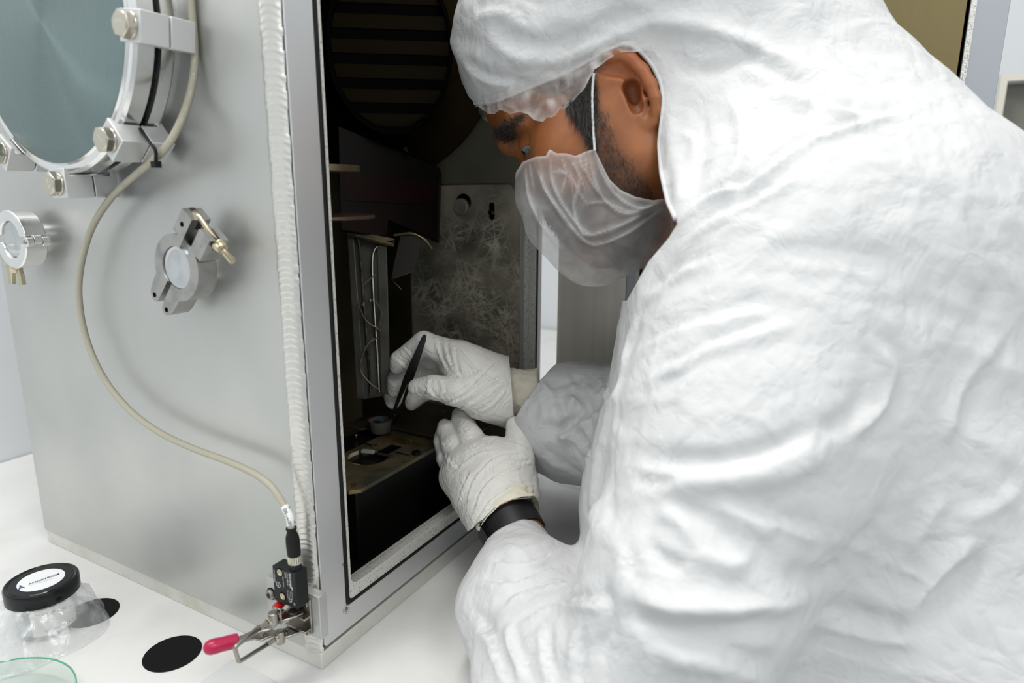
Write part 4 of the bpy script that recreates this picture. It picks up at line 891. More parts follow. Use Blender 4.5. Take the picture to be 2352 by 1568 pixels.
def head_sdf(p):
    e = lambda f, l, u, a, b, c: ell(p, H(f, l, u), R3, (a, b, c))
    d = e(-.012, 0, .046, .099, .076, .090)
    d = smin(d, e(.052, 0, .065, .0555, .060, .043), .025)
    for s in (1, -1):
        d = smin(d, rc(p, H(.0985, s * .008, .041), H(.085, s * .046, .042), .0095, .008), .014)
        d = smin(d, e(.056, s * .048, -.004, .032, .022, .024), .025)
        d = smin(d, rc(p, H(.010, s * .057, -.040), H(.060, s * .020, -.080), .018, .016), .025)
        d = smin(d, e(.02, s * .055, -.008, .05, .018, .046), .03)
    d = smin(d, e(.052, 0, -.026, .044, .050, .056), .03)
    d = smin(d, e(.066, 0, -.076, .018, .022, .017), .02)
    d = smin(d, e(.078, 0, -.042, .016, .026, .018), .014)
    for s in (1, -1): d = smax(d, -e(.0995, s * .031, .0215, .018, .0155, .0105), .012)
    d = smin(d, rc(p, H(.0825, 0, .030), H(.0955, 0, -.003), .0072, .0092), .012)
    for s in (1, -1): d = smin(d, e(.088, s * .011, -.009, .010, .007, .007), .008)
    for s in (1, -1):                      # lids over the eyeball, slit low because the eyes look down
        d = smin(d, np.linalg.norm(p - H(.0800, s * .031, .019).astype(f4), axis=1) - .0138, .004)
        d = smax(d, -ell(p, H(.0905, s * .0350, .0165), R3, (.0105, .0115, .0021)), .0012)
    # neck towards the collar
    d = smin(d, rc(p, H(-.035, 0, -.03), P(1640, 520, .565), .062, .060), .03)
    # ear
    q = hloc(p.astype(float))
    near = np.linalg.norm(p - P(1440, 205, .494).astype(f4), axis=1) < .06
    if near.any():
        pn = p[near]; dn = d[near]
        pl_ = np.full(len(pn), 1e3, f4)
        for (u, v, dd, rr) in ((1420, 175, .500, .0165), (1455, 200, .499, .0185), (1478, 240, .4985, .0150), (1492, 268, .4985, .010)):
            pl_ = smin(pl_, ell(pn, P(u, v, dd), R3, (rr, .0042, rr)), .006)
        dn = smin(dn, pl_, .006)
        # root: ear stands off the skull behind
        dn = smin(dn, rc(pn, P(1440, 150, .512), P(1492, 262, .512), .008, .008), .008)
        for r_, k in zip((.0034, .0042, .0046, .0048, .0048, .0047, .0046, .0044, .0046, .0050, .0050), range(11)): dn = smin(dn, rc(pn, RIM[k], RIM[k + 1], r_, r_), .0025)
        anti = [P(*t) for t in ((1402, 184, .4955), (1432, 186, .4935), (1462, 200, .4915), (1478, 232, .4915), (1484, 254, .4935))]
        for k in range(4): dn = smin(dn, rc(pn, anti[k], anti[k + 1], .0030, .0032), .003)
        dn = smin(dn, rc(pn, P(1444, 222, .496), P(1454, 246, .496), .0040, .0036), .004)      # tragus
        dn = smax(dn, -rc(pn, P(1450, 200, .4935), P(1463, 246, .494), .0066, .0050), .002)
        dn = smax(dn, -rc(pn, P(1451, 206, .499), P(1457, 226, .501), .0064, .0052), .002)     # concha
        dn = smax(dn, -rc(pn, P(1380, 154, .4925), P(1438, 170, .4915), .0046, .0036), .002)   # hollow under the rim
        dn = smax(dn, -rc(pn, P(1466, 168, .490), P(1499, 240, .490), .0018, .0018), .002)
        d = d.copy(); d[near] = dn
    return d
# ------------------------------------------------------------------ cloth, skin, glove materials
def cloth(name, col, bumps, rough=.6, creases=()):
    m = bpy.data.materials.new(name); m.use_nodes = True; nt = m.node_tree; b = nt.nodes['Principled BSDF']; N = nt.nodes.new; L = nt.links.new
    b.inputs['Base Color'].default_value = (*col, 1); b.inputs['Roughness'].default_value = rough; b.inputs['Specular IOR Level'].default_value = .25
    b.inputs['Sheen Weight'].default_value = .05
    tc = N('ShaderNodeTexCoord'); prev = None
    for sc, st, ds, dist in bumps:
        n = N('ShaderNodeTexNoise'); n.inputs['Scale'].default_value = sc; n.inputs['Detail'].default_value = 3; n.inputs['Distortion'].default_value = dist; L(tc.outputs['Object'], n.inputs[0])
        a = N('ShaderNodeMath'); a.operation = 'SUBTRACT'; a.inputs[1].default_value = .5; L(n.outputs[0], a.inputs[0]); ab = N('ShaderNodeMath'); ab.operation = 'ABSOLUTE'; L(a.outputs[0], ab.inputs[0])
        bp = N('ShaderNodeBump'); bp.inputs['Strength'].default_value = st; bp.inputs['Distance'].default_value = ds; L(ab.outputs[0], bp.inputs['Height'])
        if prev is not None: L(prev.outputs[0], bp.inputs['Normal'])
        prev = bp
    for sc, st, ds, wdt in creases:
        nz = N('ShaderNodeTexNoise'); nz.inputs['Scale'].default_value = sc * .8; nz.inputs['Detail'].default_value = 2; L(tc.outputs['Object'], nz.inputs[0])
        sca = N('ShaderNodeVectorMath'); sca.operation = 'SCALE'; sca.inputs['Scale'].default_value = .9 / sc; L(nz.outputs['Color'], sca.inputs[0])
        ad = N('ShaderNodeVectorMath'); ad.operation = 'ADD'; L(tc.outputs['Object'], ad.inputs[0]); L(sca.outputs[0], ad.inputs[1])
        vo = N('ShaderNodeTexVoronoi'); vo.feature = 'DISTANCE_TO_EDGE'; vo.inputs['Scale'].default_value = sc; L(ad.outputs[0], vo.inputs['Vector'])
        mr = N('ShaderNodeMapRange'); mr.interpolation_type = 'SMOOTHSTEP'; mr.inputs[1].default_value = 0; mr.inputs[2].default_value = wdt; L(vo.outputs['Distance'], mr.inputs[0])
        bp = N('ShaderNodeBump'); bp.invert = True; bp.inputs['Strength'].default_value = st; bp.inputs['Distance'].default_value = ds; L(mr.outputs[0], bp.inputs['Height']); L(prev.outputs[0], bp.inputs['Normal']); prev = bp
    L(prev.outputs[0], b.inputs['Normal']); return m
TYV = cloth('white_coverall_cloth', (.64, .648, .656), ((16, .3, .012, .9), (48, .36, .005, .8), (130, .25, .002, .6), (300, .10, .0012, .4)), .6, ((30, .2, .0035, .25),))
GLV = cloth('white_latex', (.80, .79, .75), ((55, .6, .005, 1.4), (140, .3, .0018, 1.0), (300, .06, .0006, .4)), .42)
GLC = cloth('cream_latex', (.82, .775, .64), ((60, .3, .004, 1.2), (240, .1, .0008, .4)), .45)
SKIN = bpy.data.materials.new('brown_skin'); SKIN.use_nodes = True
def skin():
    nt = SKIN.node_tree; b = nt.nodes['Principled BSDF']; N = nt.nodes.new; L = nt.links.new; tc = N('ShaderNodeTexCoord')
    n = N('ShaderNodeTexNoise'); n.inputs['Scale'].default_value = 45; n.inputs['Detail'].default_value = 5; L(tc.outputs['Object'], n.inputs[0])
    r = N('ShaderNodeValToRGB'); e = r.color_ramp.elements; e[0].position = .3; e[0].color = (.24, .078, .024, 1); e[1].position = .7; e[1].color = (.35, .125, .042, 1); L(n.outputs[0], r.inputs[0])
    at = N('ShaderNodeAttribute'); at.attribute_name = 'hair'; n2 = N('ShaderNodeTexNoise'); n2.inputs['Scale'].default_value = 420; n2.inputs['Detail'].default_value = 2; L(tc.outputs['Object'], n2.inputs[0])
    mu = N('ShaderNodeMath'); mu.operation = 'MULTIPLY'; mr = N('ShaderNodeMapRange'); mr.inputs[1].default_value = .3; mr.inputs[2].default_value = .6; mr.inputs[3].default_value = .45; mr.inputs[4].default_value = 1; L(n2.outputs[0], mr.inputs[0]); L(at.outputs['Fac'], mu.inputs[0]); L(mr.outputs[0], mu.inputs[1])
    mx = N('ShaderNodeMix'); mx.data_type = 'RGBA'; mx.inputs[7].default_value = (.018, .012, .009, 1); L(mu.outputs[0], mx.inputs[0]); L(r.outputs[0], mx.inputs[6])
    a2 = N('ShaderNodeAttribute'); a2.attribute_name = 'ruddy'; m2 = N('ShaderNodeMix'); m2.data_type = 'RGBA'; m2.inputs[7].default_value = (.42, .115, .05, 1); L(a2.outputs['Fac'], m2.inputs[0]); L(mx.outputs[2], m2.inputs[6])
    L(m2.outputs[2], b.inputs['Base Color']); b.inputs['Roughness'].default_value = .46; b.inputs['Subsurface Weight'].default_value = .12; b.inputs['Subsurface Radius'].default_value = (.006, .002, .001)
    bp = N('ShaderNodeBump'); bp.inputs['Strength'].default_value = .12; bp.inputs['Distance'].default_value = .0006; n3 = N('ShaderNodeTexNoise'); n3.inputs['Scale'].default_value = 700; L(tc.outputs['Object'], n3.inputs[0]); L(n3.outputs[0], bp.inputs['Height']); L(bp.outputs[0], b.inputs['Normal'])
skin()
HAIR = mat('dark_hair', (.012, .009, .007), .5)
pers = thing('person', 'person in white hooded coverall, beard net and gloves leaning in to the open chamber', 'person', (180, -290, -900))
def sizebox(pts, pad): pts = np.array(pts); return pts.min(0) - pad, pts.max(0) + pad
# ------------------------------------------------------------------ head
lo, hi = sizebox([H(.13, .085, .14), H(-.12, -.085, -.12), H(.13, -.085, -.12), H(-.12, .085, .14), P(1660, 540, .56), RIM[5]], .012)
V, F = nets(head_sdf, lo, hi, .0019)
V = lapl(V, F, 2, .4)
q = hloc(V); pu, pv, pd = proj(mirror(V))
def soft(sd, wdt): return np.clip(.5 - sd / wdt, 0, 1)
beard_out = [(1362, 240), (1395, 255), (1420, 330), (1470, 400), (1520, 470), (1535, 520), (1500, 560), (1450, 610), (1380, 600), (1300, 560), (1230, 470), (1240, 430), (1290, 440), (1330, 440), (1360, 430), (1372, 380), (1366, 300)]
must = [(1255, 436), (1310, 462), (1356, 498), (1336, 522), (1280, 486)]
chinp = [(1376, 546), (1440, 518), (1476, 548), (1436, 606), (1384, 596)]
temple = [(1300, 232), (1330, 205), (1368, 170), (1368, 330), (1352, 330), (1340, 290), (1318, 265)]
brow = [(1136, 302), (1148, 292), (1170, 274), (1200, 262), (1206, 270), (1186, 290), (1178, 318), (1160, 326), (1142, 318)]
hm = np.maximum.reduce([soft(poly_sd(pu, pv, must), 18), soft(poly_sd(pu, pv, chinp), 22), soft(poly_sd(pu, pv, beard_out), 40) * .62, soft(poly_sd(pu, pv, temple), 22), soft(poly_sd(pu, pv, brow), 9) * .9])
hairline = [(1225, 200), (1300, 150), (1400, 90), (1372, 175), (1368, 210), (1330, 212), (1290, 222), (1245, 214)]
hm = np.maximum(hm, soft(poly_sd(pu, pv, hairline), 14))
hm = np.where(q[:, 2] > .05, np.maximum(hm, soft(-(q[:, 2] - .075), .02)), hm)      # scalp hair under the cap
rd = np.clip(1 - np.linalg.norm(V - P(1470, 170, .492), axis=1) / .03, 0, 1) * .6
body = mesh_np('body', V, F, SKIN, pers, {'hair': hm, 'ruddy': rd}); HV, HF, HN = V, F, vnormals(V, F)
lab(body, 'brown skinned head and neck turned down to the left')
eye = mat('eye_white', (.22, .21, .21), .15, coat=.3); iris = mat('dark_iris', (.015, .008, .005), .1, coat=.6)
for s in (1, -1):
    c = H(.0800, s * .031, .019) * 1000
    o = MB().lathe([(12.6 * math.sin(t), 12.6 * math.cos(t)) for t in np.linspace(.02, 3.12, 22)], c, Fh, 32, False).build('eyeball', eye, pers)
    gd = Fh * .90 - Uh * .42 + Lh * .1; gd /= np.linalg.norm(gd)
    MB().lathe([(12.75 * math.sin(t), 12.75 * math.cos(t)) for t in np.linspace(.02, .46, 8)], c, gd, 32, False).build('iris', iris, o)
def hairs(name, outline, n, length, direction, jit, wdt=.00012, thr=.3, seed=1, side=1, lift=.3):
    r = np.random.default_rng(seed); pu, pv, _ = proj(HV); ok = (poly_sd(pu, pv, outline) < 0) & ((HN @ FW) < .2) & (hloc(HV)[:, 1] > -.02)
    ids = np.where(ok)[0]
    if len(ids) == 0: return None
    k = r.choice(ids, n); b = HV[k] + HN[k] * .0002 + r.normal(0, .0009, (n, 3)); d = np.array(direction)[None] + r.normal(0, jit, (n, 3)); d -= HN[k] * np.einsum('ij,ij->i', d, HN[k])[:, None] * .8; d += HN[k] * lift; d /= np.linalg.norm(d, axis=1, keepdims=True)
    sdv = np.cross(d, FW[None]); sdv /= np.linalg.norm(sdv, axis=1, keepdims=True); L_ = length * r.uniform(.5, 1.2, n)[:, None]
    bend = r.normal(0, .25, (n, 3)) * L_
    p0 = b; p1 = b + d * L_ * .55 + bend * .2; p2 = b + d * L_ + bend * .6 + (-UP) * L_ * .15
    W_ = sdv * wdt; VV = np.stack([p0 - W_, p0 + W_, p1 - W_, p1 + W_, p2], 1).reshape(-1, 3); i = np.arange(n)[:, None] * 5
    FF = np.concatenate([i + np.array([[0, 1, 3]]), i + np.array([[0, 3, 2]]), i + np.array([[2, 3, 4]])])
    o = mesh_np(name, VV, FF, HAIR, pers); o['kind'] = 'stuff'; return o
dj = H(.03, .06, -.06) - H(.005, .065, .02); dj /= np.linalg.norm(dj)
lab(hairs('beard', beard_out, 3600, .0075, dj, .35, .00013), 'short dark beard')
lab(hairs('moustache', must, 500, .006, dj, .3, .00014, seed=7), 'dark moustache')
lab(hairs('temple_hair', temple, 1600, .011, dj, .2, .00014, seed=2), 'dark hair at the temple')
lab(hairs('eyebrow', brow, 620, .0065, H(.06, .06, .03) - H(.1, .02, .02), .18, .00013, seed=3, lift=.08), 'dark eyebrow')
lash = [(1204, 350), (1214, 343), (1232, 339), (1246, 338), (1240, 345), (1220, 352)]
lab(hairs('eyelash', lash, 80, .007, Fh * .5 - Uh * .8, .25, .00011, seed=4, lift=.8), 'dark eyelashes')
# ------------------------------------------------------------------ coverall
def px(u, v, d, r): return P(u, v, d), r * d / FPX
BL = [  # round cones: (ball a, ball b, blend)
    ((1950, 630, .52, 395), (1900, 900, .53, 400), .06), ((1900, 900, .53, 400), (2060, 1500, .53, 500), .06),
    ((1770, 870, .56, 335), (1715, 1180, .545, 350), .06), ((1715, 1180, .545, 350), (1760, 1560, .54, 380), .06),
    ((1880, 330, .53, 232), (1950, 630, .52, 360), .05),
    ((1240, 90, .562, 205), (1450, -40, .57, 300), .05), ((1450, -40, .57, 300), (1690, 120, .555, 245), .05), ((1690, 120, .555, 240), (1880, 330, .53, 225), .05),
    ((1560, 330, .53, 120), (1760, 420, .52, 260), .05), ((1600, 470, .535, 110), (1760, 700, .53, 300), .05),
    ((1690, 120, .555, 240), (1650, 420, .55, 190), .05),
]
ARM = [((1790, 620, .46, 285), (1700, 1000, .425, 250), .07), ((1700, 1000, .425, 250), (1580, 1350, .40, 215), .05), ((1580, 1350, .40, 215), (1450, 1640, .41, 220), .05),
       ((1450, 1640, .41, 220), (1300, 1590, .445, 190), .04), ((1300, 1590, .445, 190), (1205, 1395, .52, 140), .04), ((1205, 1395, .52, 140), (1190, 1250, .590, 74), .03)]
FAR = [((1560, 960, .64, 150), (1400, 985, .672, 128), .04), ((1400, 985, .672, 128), (1300, 965, .685, 122), .04), ((1300, 965, .685, 122), (1222, 915, .697, 72), .03)]
def suit_sdf(p):
    d = None
    for a, b, k in BL + ARM + FAR:
        (ca, ra), (cb, rb) = px(*a), px(*b); e = rc(p, ca, cb, ra, rb); d = e if d is None else smin(d, e, k * .8)
    return d
OPEN = [(1103, 236), (1130, 234), (1153, 226), (1210, 203), (1249, 187), (1306, 164), (1360, 134), (1405, 110), (1436, 96), (1466, 112), (1496, 146), (1518, 190), (1525, 235), (1519, 290), (1514, 330), (1520, 400), (1535, 465), (1557, 512), (1535, 548), (1490, 600), (1440, 690), (900, 760), (900, 240)]
lo, hi = sizebox([P(1000, -260, .62), P(2500, -260, .62), P(2700, 1700, .62), P(1000, 1500, .72), P(1250, 1950, .36), P(2500, 1950, .36), P(1250,1950,.5), P(1900, -300, .40)], .0)
SH = .0036
V, F = nets(suit_sdf, lo, hi, SH)
V = lapl(V, F, 3, .5)
SUITF = [
    # hood
    ([(1100, 60), (1180, 110), (1280, 120), (1400, 70), (1500, 40)], 22, 4, 's'), ([(1060, 140), (1120, 180), (1200, 190)], 14, 2.5, 's'), ([(1080, 30), (1150, 20), (1230, 60)], 16, 2.5, 's'),
    ([(1436, 70), (1500, 50), (1600, 60), (1720, 100), (1830, 150), (1930, 165)], 20, 5, 'r'), ([(1520, 130), (1600, 160), (1680, 150), (1780, 100)], 18, 3.5, 'v'),
    ([(1530, 200), (1545, 320), (1560, 430), (1575, 500)], 20, 3.5, 'r'), ([(1600, 250), (1610, 350), (1590, 450)], 20, 3, 'v'), ([(1690, 200), (1720, 300), (1700, 400), (1640, 480)], 22, 3.5, 's'),
    ([(1550, 510), (1620, 450), (1720, 410), (1820, 340), (1900, 300), (2090, 245)], 16, 5, 's'), ([(1560, 560), (1640, 500), (1740, 450), (1830, 390)], 14, 3, 's'),
    ([(1700, 130), (1800, 190), (1900, 240), (2050, 260)], 22, 4, 's'), ([(1880, 10), (1900, 80), (1990, 170), (2080, 230)], 18, 3, 'v'), ([(1750, 230), (1840, 260), (1900, 220)], 16, 3, 'v'),
    # chest and back
    ([(1480, 690), (1560, 620), (1640, 590)], 16, 2.5, 's'), ([(1460, 800), (1540, 760), (1680, 720), (1790, 700)], 20, 3, 's'), ([(1480, 870), (1600, 810), (1700, 770), (1790, 740)], 18, 3.5, 's'), ([(1500, 900), (1580, 850), (1660, 800)], 14, 2, 'v'),
    ([(1450, 1060), (1560, 1075), (1700, 1065), (1800, 1035), (1890, 990)], 24, 5, 's'), ([(1455, 1125), (1560, 1120), (1700, 1110), (1830, 1080), (1920, 1030)], 24, 5, 'r'),
    ([(1440, 1090), (1500, 1105), (1560, 1100)], 14, 4, 'v'), ([(2000, 760), (2070, 850), (2040, 950), (1950, 1040)], 22, 3, 's'), ([(2000, 900), (1950, 960), (1880, 1000)], 22, 3, 'v'),
    ([(2270, 1240), (2200, 1320), (2130, 1400), (2100, 1470)], 30, 6, 's'), ([(1790, 1190), (1900, 1235), (2050, 1300), (2210, 1375)], 9, 2.2, 'r'), ([(2230, 520), (2290, 640), (2240, 760)], 26, 3, 'v'), ([(2330, 760), (2230, 900), (2180, 1040)], 24, 3, 's'),
    ([(2352, 1120), (2280, 1170), (2190, 1200)], 20, 3.5, 'r'), ([(2100, 1060), (2040, 1180), (1950, 1280)], 22, 3, 'v'), ([(2190, 1130), (2120, 1220), (2080, 1300)], 18, 3, 'r'),
    # upper sleeve wrinkles
    ([(1500, 1170), (1560, 1200), (1600, 1260)], 16, 4, 'r'), ([(1560, 1160), (1640, 1200), (1690, 1250)], 16, 4, 'v'), ([(1640, 1150), (1720, 1200), (1790, 1240)], 16, 4, 'r'), ([(1590, 1250), (1660, 1290), (1730, 1290)], 18, 4, 'r'), ([(1480, 1230), (1530, 1290), (1580, 1310)], 16, 4, 'v'),
    ([(1700, 1160), (1800, 1200), (1900, 1240)], 16, 3.5, 's'), ([(1420, 1330), (1520, 1390), (1650, 1400), (1800, 1390), (1890, 1370)], 26, 6, 'r'), ([(1420, 1400), (1540, 1450), (1700, 1450), (1800, 1420)], 24, 6, 'v'), ([(1800, 1310), (1890, 1330), (1960, 1300)], 22, 4, 'v'),
    ([(1430, 1250), (1450, 1330), (1440, 1410)], 18, 3, 's'), ([(1380, 1330), (1400, 1430), (1360, 1520)], 20, 4, 'v'), ([(1500, 1490), (1650, 1510), (1780, 1560)], 26, 4, 's'), ([(1880, 1420), (2000, 1450), (2120, 1460)], 26, 4, 's'),
    # near forearm
    ([(1150, 1240), (1210, 1250), (1290, 1225)], 12, 3, 's'), ([(1110, 1280), (1200, 1292), (1260, 1272), (1310, 1240)], 12, 4, 's'), ([(1085, 1325), (1180, 1338), (1250, 1308), (1335, 1296)], 13, 4, 's'), ([(1150, 1390), (1220, 1352), (1345, 1335)], 13, 4, 's'), ([(1190, 1425), (1290, 1382), (1400, 1385)], 13, 4, 's'),
    ([(1095, 1420), (1130, 1480), (1160, 1568)], 15, 4, 's'), ([(1165, 1420), (1180, 1490), (1215, 1568)], 15, 4, 's'), ([(1250, 1430), (1250, 1500), (1270, 1568)], 15, 4, 's'), ([(1330, 1430), (1320, 1500), (1320, 1568)], 15, 4, 's'), ([(1075, 1370), (1100, 1420), (1125, 1450)], 14, 2.5, 'v'),
    # far sleeve
    ([(1250, 870), (1290, 880), (1340, 865)], 10, 4, 'v'), ([(1300, 900), (1340, 930), (1350, 1000)], 11, 5, 's'), ([(1270, 980), (1330, 1010), (1350, 1060)], 11, 5, 's'), ([(1340, 880), (1370, 910), (1390, 900)], 10, 4, 'r'), ([(1230, 890), (1250, 940), (1240, 990)], 9, 4, 'r'),
    ([(1240, 860), (1270, 900), (1290, 960), (1275, 1000)], 11, 4, 's'), ([(1255, 930), (1290, 985), (1300, 1040)], 11, 4, 'r'), ([(1310, 860), (1330, 900), (1310, 960)], 12, 3, 's'), ([(1260, 1010), (1320, 975), (1390, 930)], 14, 4, 's'), ([(1225, 960), (1270, 980), (1320, 960), (1370, 900)], 12, 3, 'v'), ([(1240, 1020), (1290, 1060), (1340, 1090)], 12, 2.5, 'v'), ([(1380, 860), (1395, 900), (1400, 960)], 12, 3, 's'),
    # front edge of the chest with the zip flap
    ([(1480, 640), (1440, 800), (1405, 940), (1375, 1060), (1360, 1200), (1370, 1290)], 22, 4, 'r'), ([(1430, 900), (1410, 1000), (1395, 1120), (1400, 1220)], 12, 3, 'v'),
]
V = folds(V, F, SUITF); V = lapl(V, F, 1, .35)
N_ = vnormals(V, F)
CF = np.stack([V @ RT, V @ UP, V @ FW], 1)
wv = np.stack([vnoise(CF * 9 + 3, 1), vnoise(CF * 9 + 7, 2), vnoise(CF * 9 + 11, 3)], 1) * .7
q = CF @ np.array([[.94, .34, 0], [-.34, .94, 0], [0, 0, 1]]) * np.array([7, 20, 16]) + wv
rid = (1 - np.abs(vnoise(q, 5)) * 2.4) * .0017 + (1 - np.abs(vnoise(q * 2.3 + 9, 6)) * 2.2) * .0009 + vnoise(V * 70, 8) * .0003
V = V + N_ * (rid - .0015)[:, None]
M_ = mirror(V); hq = hloc(V); pu, pv, pd = proj(M_)
inhood = np.linalg.norm(V - H(.03, 0, -.02), axis=1) < .235
sd = np.where(inhood, poly_sd(pu, pv, OPEN), 99.)
# wrist ends stay open
for (a, b, r_) in ((P(1190, 1240, .593), P(1246, 1336, .560), 0), (P(1228, 915, .695), P(1300, 965, .685), 0)):
    t = (b - a) / np.linalg.norm(b - a); h = (V - a) @ t; nr = np.linalg.norm(V - a, axis=1) < .07
    sd = np.where(nr, np.minimum(sd, h * 3000 - 6 + (14 if r_ else 0)), sd)
V, F = clip(V, F, sd)
E_ = np.sort(np.concatenate([F[:, [0, 1]], F[:, [1, 2]], F[:, [2, 0]]]), axis=1); uq, ct = np.unique(E_, axis=0, return_counts=True); bd = uq[ct == 1]
hb_ = np.linalg.norm(V[bd].mean(1) - H(.03, 0, 0), axis=1) < .2
cov = mesh_np('coverall', V, F, TYV, pers, None, .0008); lab(cov, 'white hooded coverall')
adj = {}
for a, b in bd[hb_]: adj.setdefault(a, []).append(b); adj.setdefault(b, []).append(a)
start = max(adj, key=lambda k: V[k] @ UP); loop = [start]; prev = -1
while len(loop) < 5000:
    nx = [k for k in adj[loop[-1]] if k != prev and k not in loop[-3:]]
    if not nx: break
    prev = loop[-1]; loop.append(nx[0])
    if nx[0] == start: break
hp = V[loop]; keep = proj(mirror(hp))[1] < 512; cutk = np.where(~keep)[0]
if len(cutk): hp = np.roll(hp, -int(cutk[-1]) - 1, axis=0); keep = np.roll(keep, -int(cutk[-1]) - 1); hp = hp[:int(np.argmin(keep))] if (~keep).any() else hp
for _ in range(6): hp[1:-1] = (hp[:-2] + hp[1:-1] * 2 + hp[2:]) / 4
lab(MB().tube([q * 1000 for q in hp[::3]], 1.7, 8).build('hood_hem', TYV, pers, sharp=180), 'rolled elastic hem of the hood')
SUV, SUF = V, F
# trousers and overshoes below the bench edge, out of this view
def leg_sdf(p):
    d = rc(p, (.21, -.40, .02), (.23, -.43, -.12), .165, .155)
    for x_ in (.14, .33): d = smin(d, rc(p, (x_, -.42, -.14), (x_, -.43, -.80), .105, .075), .05)
    return d
V, F = nets(leg_sdf, (-.05, -.65, -.90), (.50, -.18, .02), .012); V = lapl(V, F, 2); mesh_np('trouser_legs', V, F, TYV, pers)
for x_ in (140, 330): MB().lathe([(.05, 0), (52, 0), (56, 20), (50, 60), (60, 110), (.05, 112)], (x_, -425, -900), Z, 32, False).build('overshoe', TYV, pers)
# ------------------------------------------------------------------ cap edge under the hood
def cap_sdf(p): return np.minimum(ell(p, H(-.004, 0, .042), R3, (.113, .086, .103)), ell(p, H(.052, 0, .055), R3, (.0625, .071, .066)))
capm = bpy.data.materials.new('thin_nonwoven'); capm.use_nodes = True
def veil(m, lo_, hi_, scale):
    nt = m.node_tree; nt.nodes.clear(); N = nt.nodes.new; L = nt.links.new; out = N('ShaderNodeOutputMaterial'); mix = N('ShaderNodeMixShader'); tr = N('ShaderNodeBsdfTransparent'); tr.inputs[0].default_value = (.97, .965, .96, 1)
    df = N('ShaderNodeBsdfDiffuse'); df.inputs[0].default_value = (.95, .95, .94, 1); tl = N('ShaderNodeBsdfTranslucent'); tl.inputs[0].default_value = (.85, .85, .85, 1); m2 = N('ShaderNodeMixShader'); m2.inputs[0].default_value = .45; L(df.outputs[0], m2.inputs[1]); L(tl.outputs[0], m2.inputs[2])
    at = N('ShaderNodeAttribute'); at.attribute_name = 'dense'; tc = N('ShaderNodeTexCoord'); n = N('ShaderNodeTexNoise'); n.inputs['Scale'].default_value = scale; n.inputs['Detail'].default_value = 6; n.inputs['Distortion'].default_value = .8; L(tc.outputs['Object'], n.inputs[0])
    r = N('ShaderNodeMapRange'); r.inputs[1].default_value = .35; r.inputs[2].default_value = .7; r.inputs[3].default_value = lo_; r.inputs[4].default_value = hi_; L(n.outputs[0], r.inputs[0])
    ad = N('ShaderNodeMath'); ad.operation = 'ADD'; ad.use_clamp = True; L(r.outputs[0], ad.inputs[0]); L(at.outputs['Fac'], ad.inputs[1])
    bp = N('ShaderNodeBump'); bp.inputs['Strength'].default_value = .25; bp.inputs['Distance'].default_value = .001; n2 = N('ShaderNodeTexNoise'); n2.inputs['Scale'].default_value = 300; L(tc.outputs['Object'], n2.inputs[0]); L(n2.outputs[0], bp.inputs['Height']); L(bp.outputs[0], df.inputs['Normal'])
    L(ad.outputs[0], mix.inputs[0]); L(tr.outputs[0], mix.inputs[1]); L(m2.outputs[0], mix.inputs[2]); L(mix.outputs[0], out.inputs[0])
veil(capm, .20, .48, 90)
lo, hi = sizebox([H(.13, .09, .15), H(-.13, -.09, -.02), H(.13, -.09, -.02), H(-.13, .09, .15)], .01)
V, F = nets(cap_sdf, lo, hi, .0022); V = lapl(V, F, 2)
N_ = vnormals(V, F); q = hloc(V)
gath = np.sin(np.arctan2(q[:, 1], q[:, 0]) * 46 + vnoise(V * 60) * 4) * .0009 + vnoise(V * 55, 3) * .0018 + vnoise(V * 120, 4) * .0008 + .001
pu, pv, pd = proj(mirror(V))
CAPL = [(1060, 255), (1103, 244), (1115, 259), (1135, 262), (1153, 251), (1172, 262), (1190, 257), (1214, 260), (1230, 274), (1249, 279), (1270, 270), (1298, 251), (1344, 203), (1366, 160), (1420, 120), (1500, 120), (1600, 300), (1600, -500), (700, -500), (700, 255)]
sd = poly_sd(pu, pv, CAPL); V = V + N_ * (gath * np.clip(1.2 + sd / 90, .3, 1.2))[:, None]
dense = np.clip(1 + sd / 7, 0, 1) * .28
V2, F2 = clip(np.c_[V], F, -sd)
pu, pv, pd = proj(mirror(V2)); sd2 = poly_sd(pu, pv, CAPL); dense = np.clip(1 + sd2 / 7, 0, 1) * .3 + np.clip(vnoise(V2 * 150, 9) * .5, 0, 1)
lab(mesh_np('hair_cap', V2, F2, capm, pers, {'dense': dense}), 'thin see-through hair cap showing under the hood')
# ------------------------------------------------------------------ beard net
def net_sdf(p):
    d = None
    for a, b in (((1262, 418, .552, 76), (1300, 490, .553, 82)), ((1300, 490, .553, 82), (1375, 556, .552, 82)), ((1375, 556, .552, 82), (1440, 520, .540, 84)), ((1335, 420, .540, 62), (1440, 490, .530, 64))):
        (ca, ra), (cb, rb) = px(*a), px(*b); e = rc(p, ca, cb, ra, rb); d = e if d is None else smin(d, e, .03)
    d = smin(d, head_sdf(p) - .0045, .012)
    return smin(d, rc(p, P(1440, 510, .533), P(1506, 490, .528), .026, .008), .02)
NETP = [(1180, 404), (1200, 372), (1230, 360), (1254, 358), (1262, 342), (1278, 352), (1300, 352), (1322, 358), (1345, 348), (1366, 342), (1380, 372), (1400, 412), (1425, 436), (1460, 452), (1500, 460), (1524, 456), (1545, 480), (1550, 560), (1480, 680), (1200, 720), (1100, 500), (1120, 420)]
lo, hi = sizebox([P(1150, 320, .62), P(1560, 320, .62), P(1560, 680, .62), P(1150, 680, .62), P(1150, 320, .47), P(1560, 680, .47)], .0)
V, F = nets(net_sdf, lo, hi, .0013); V = lapl(V, F, 3)
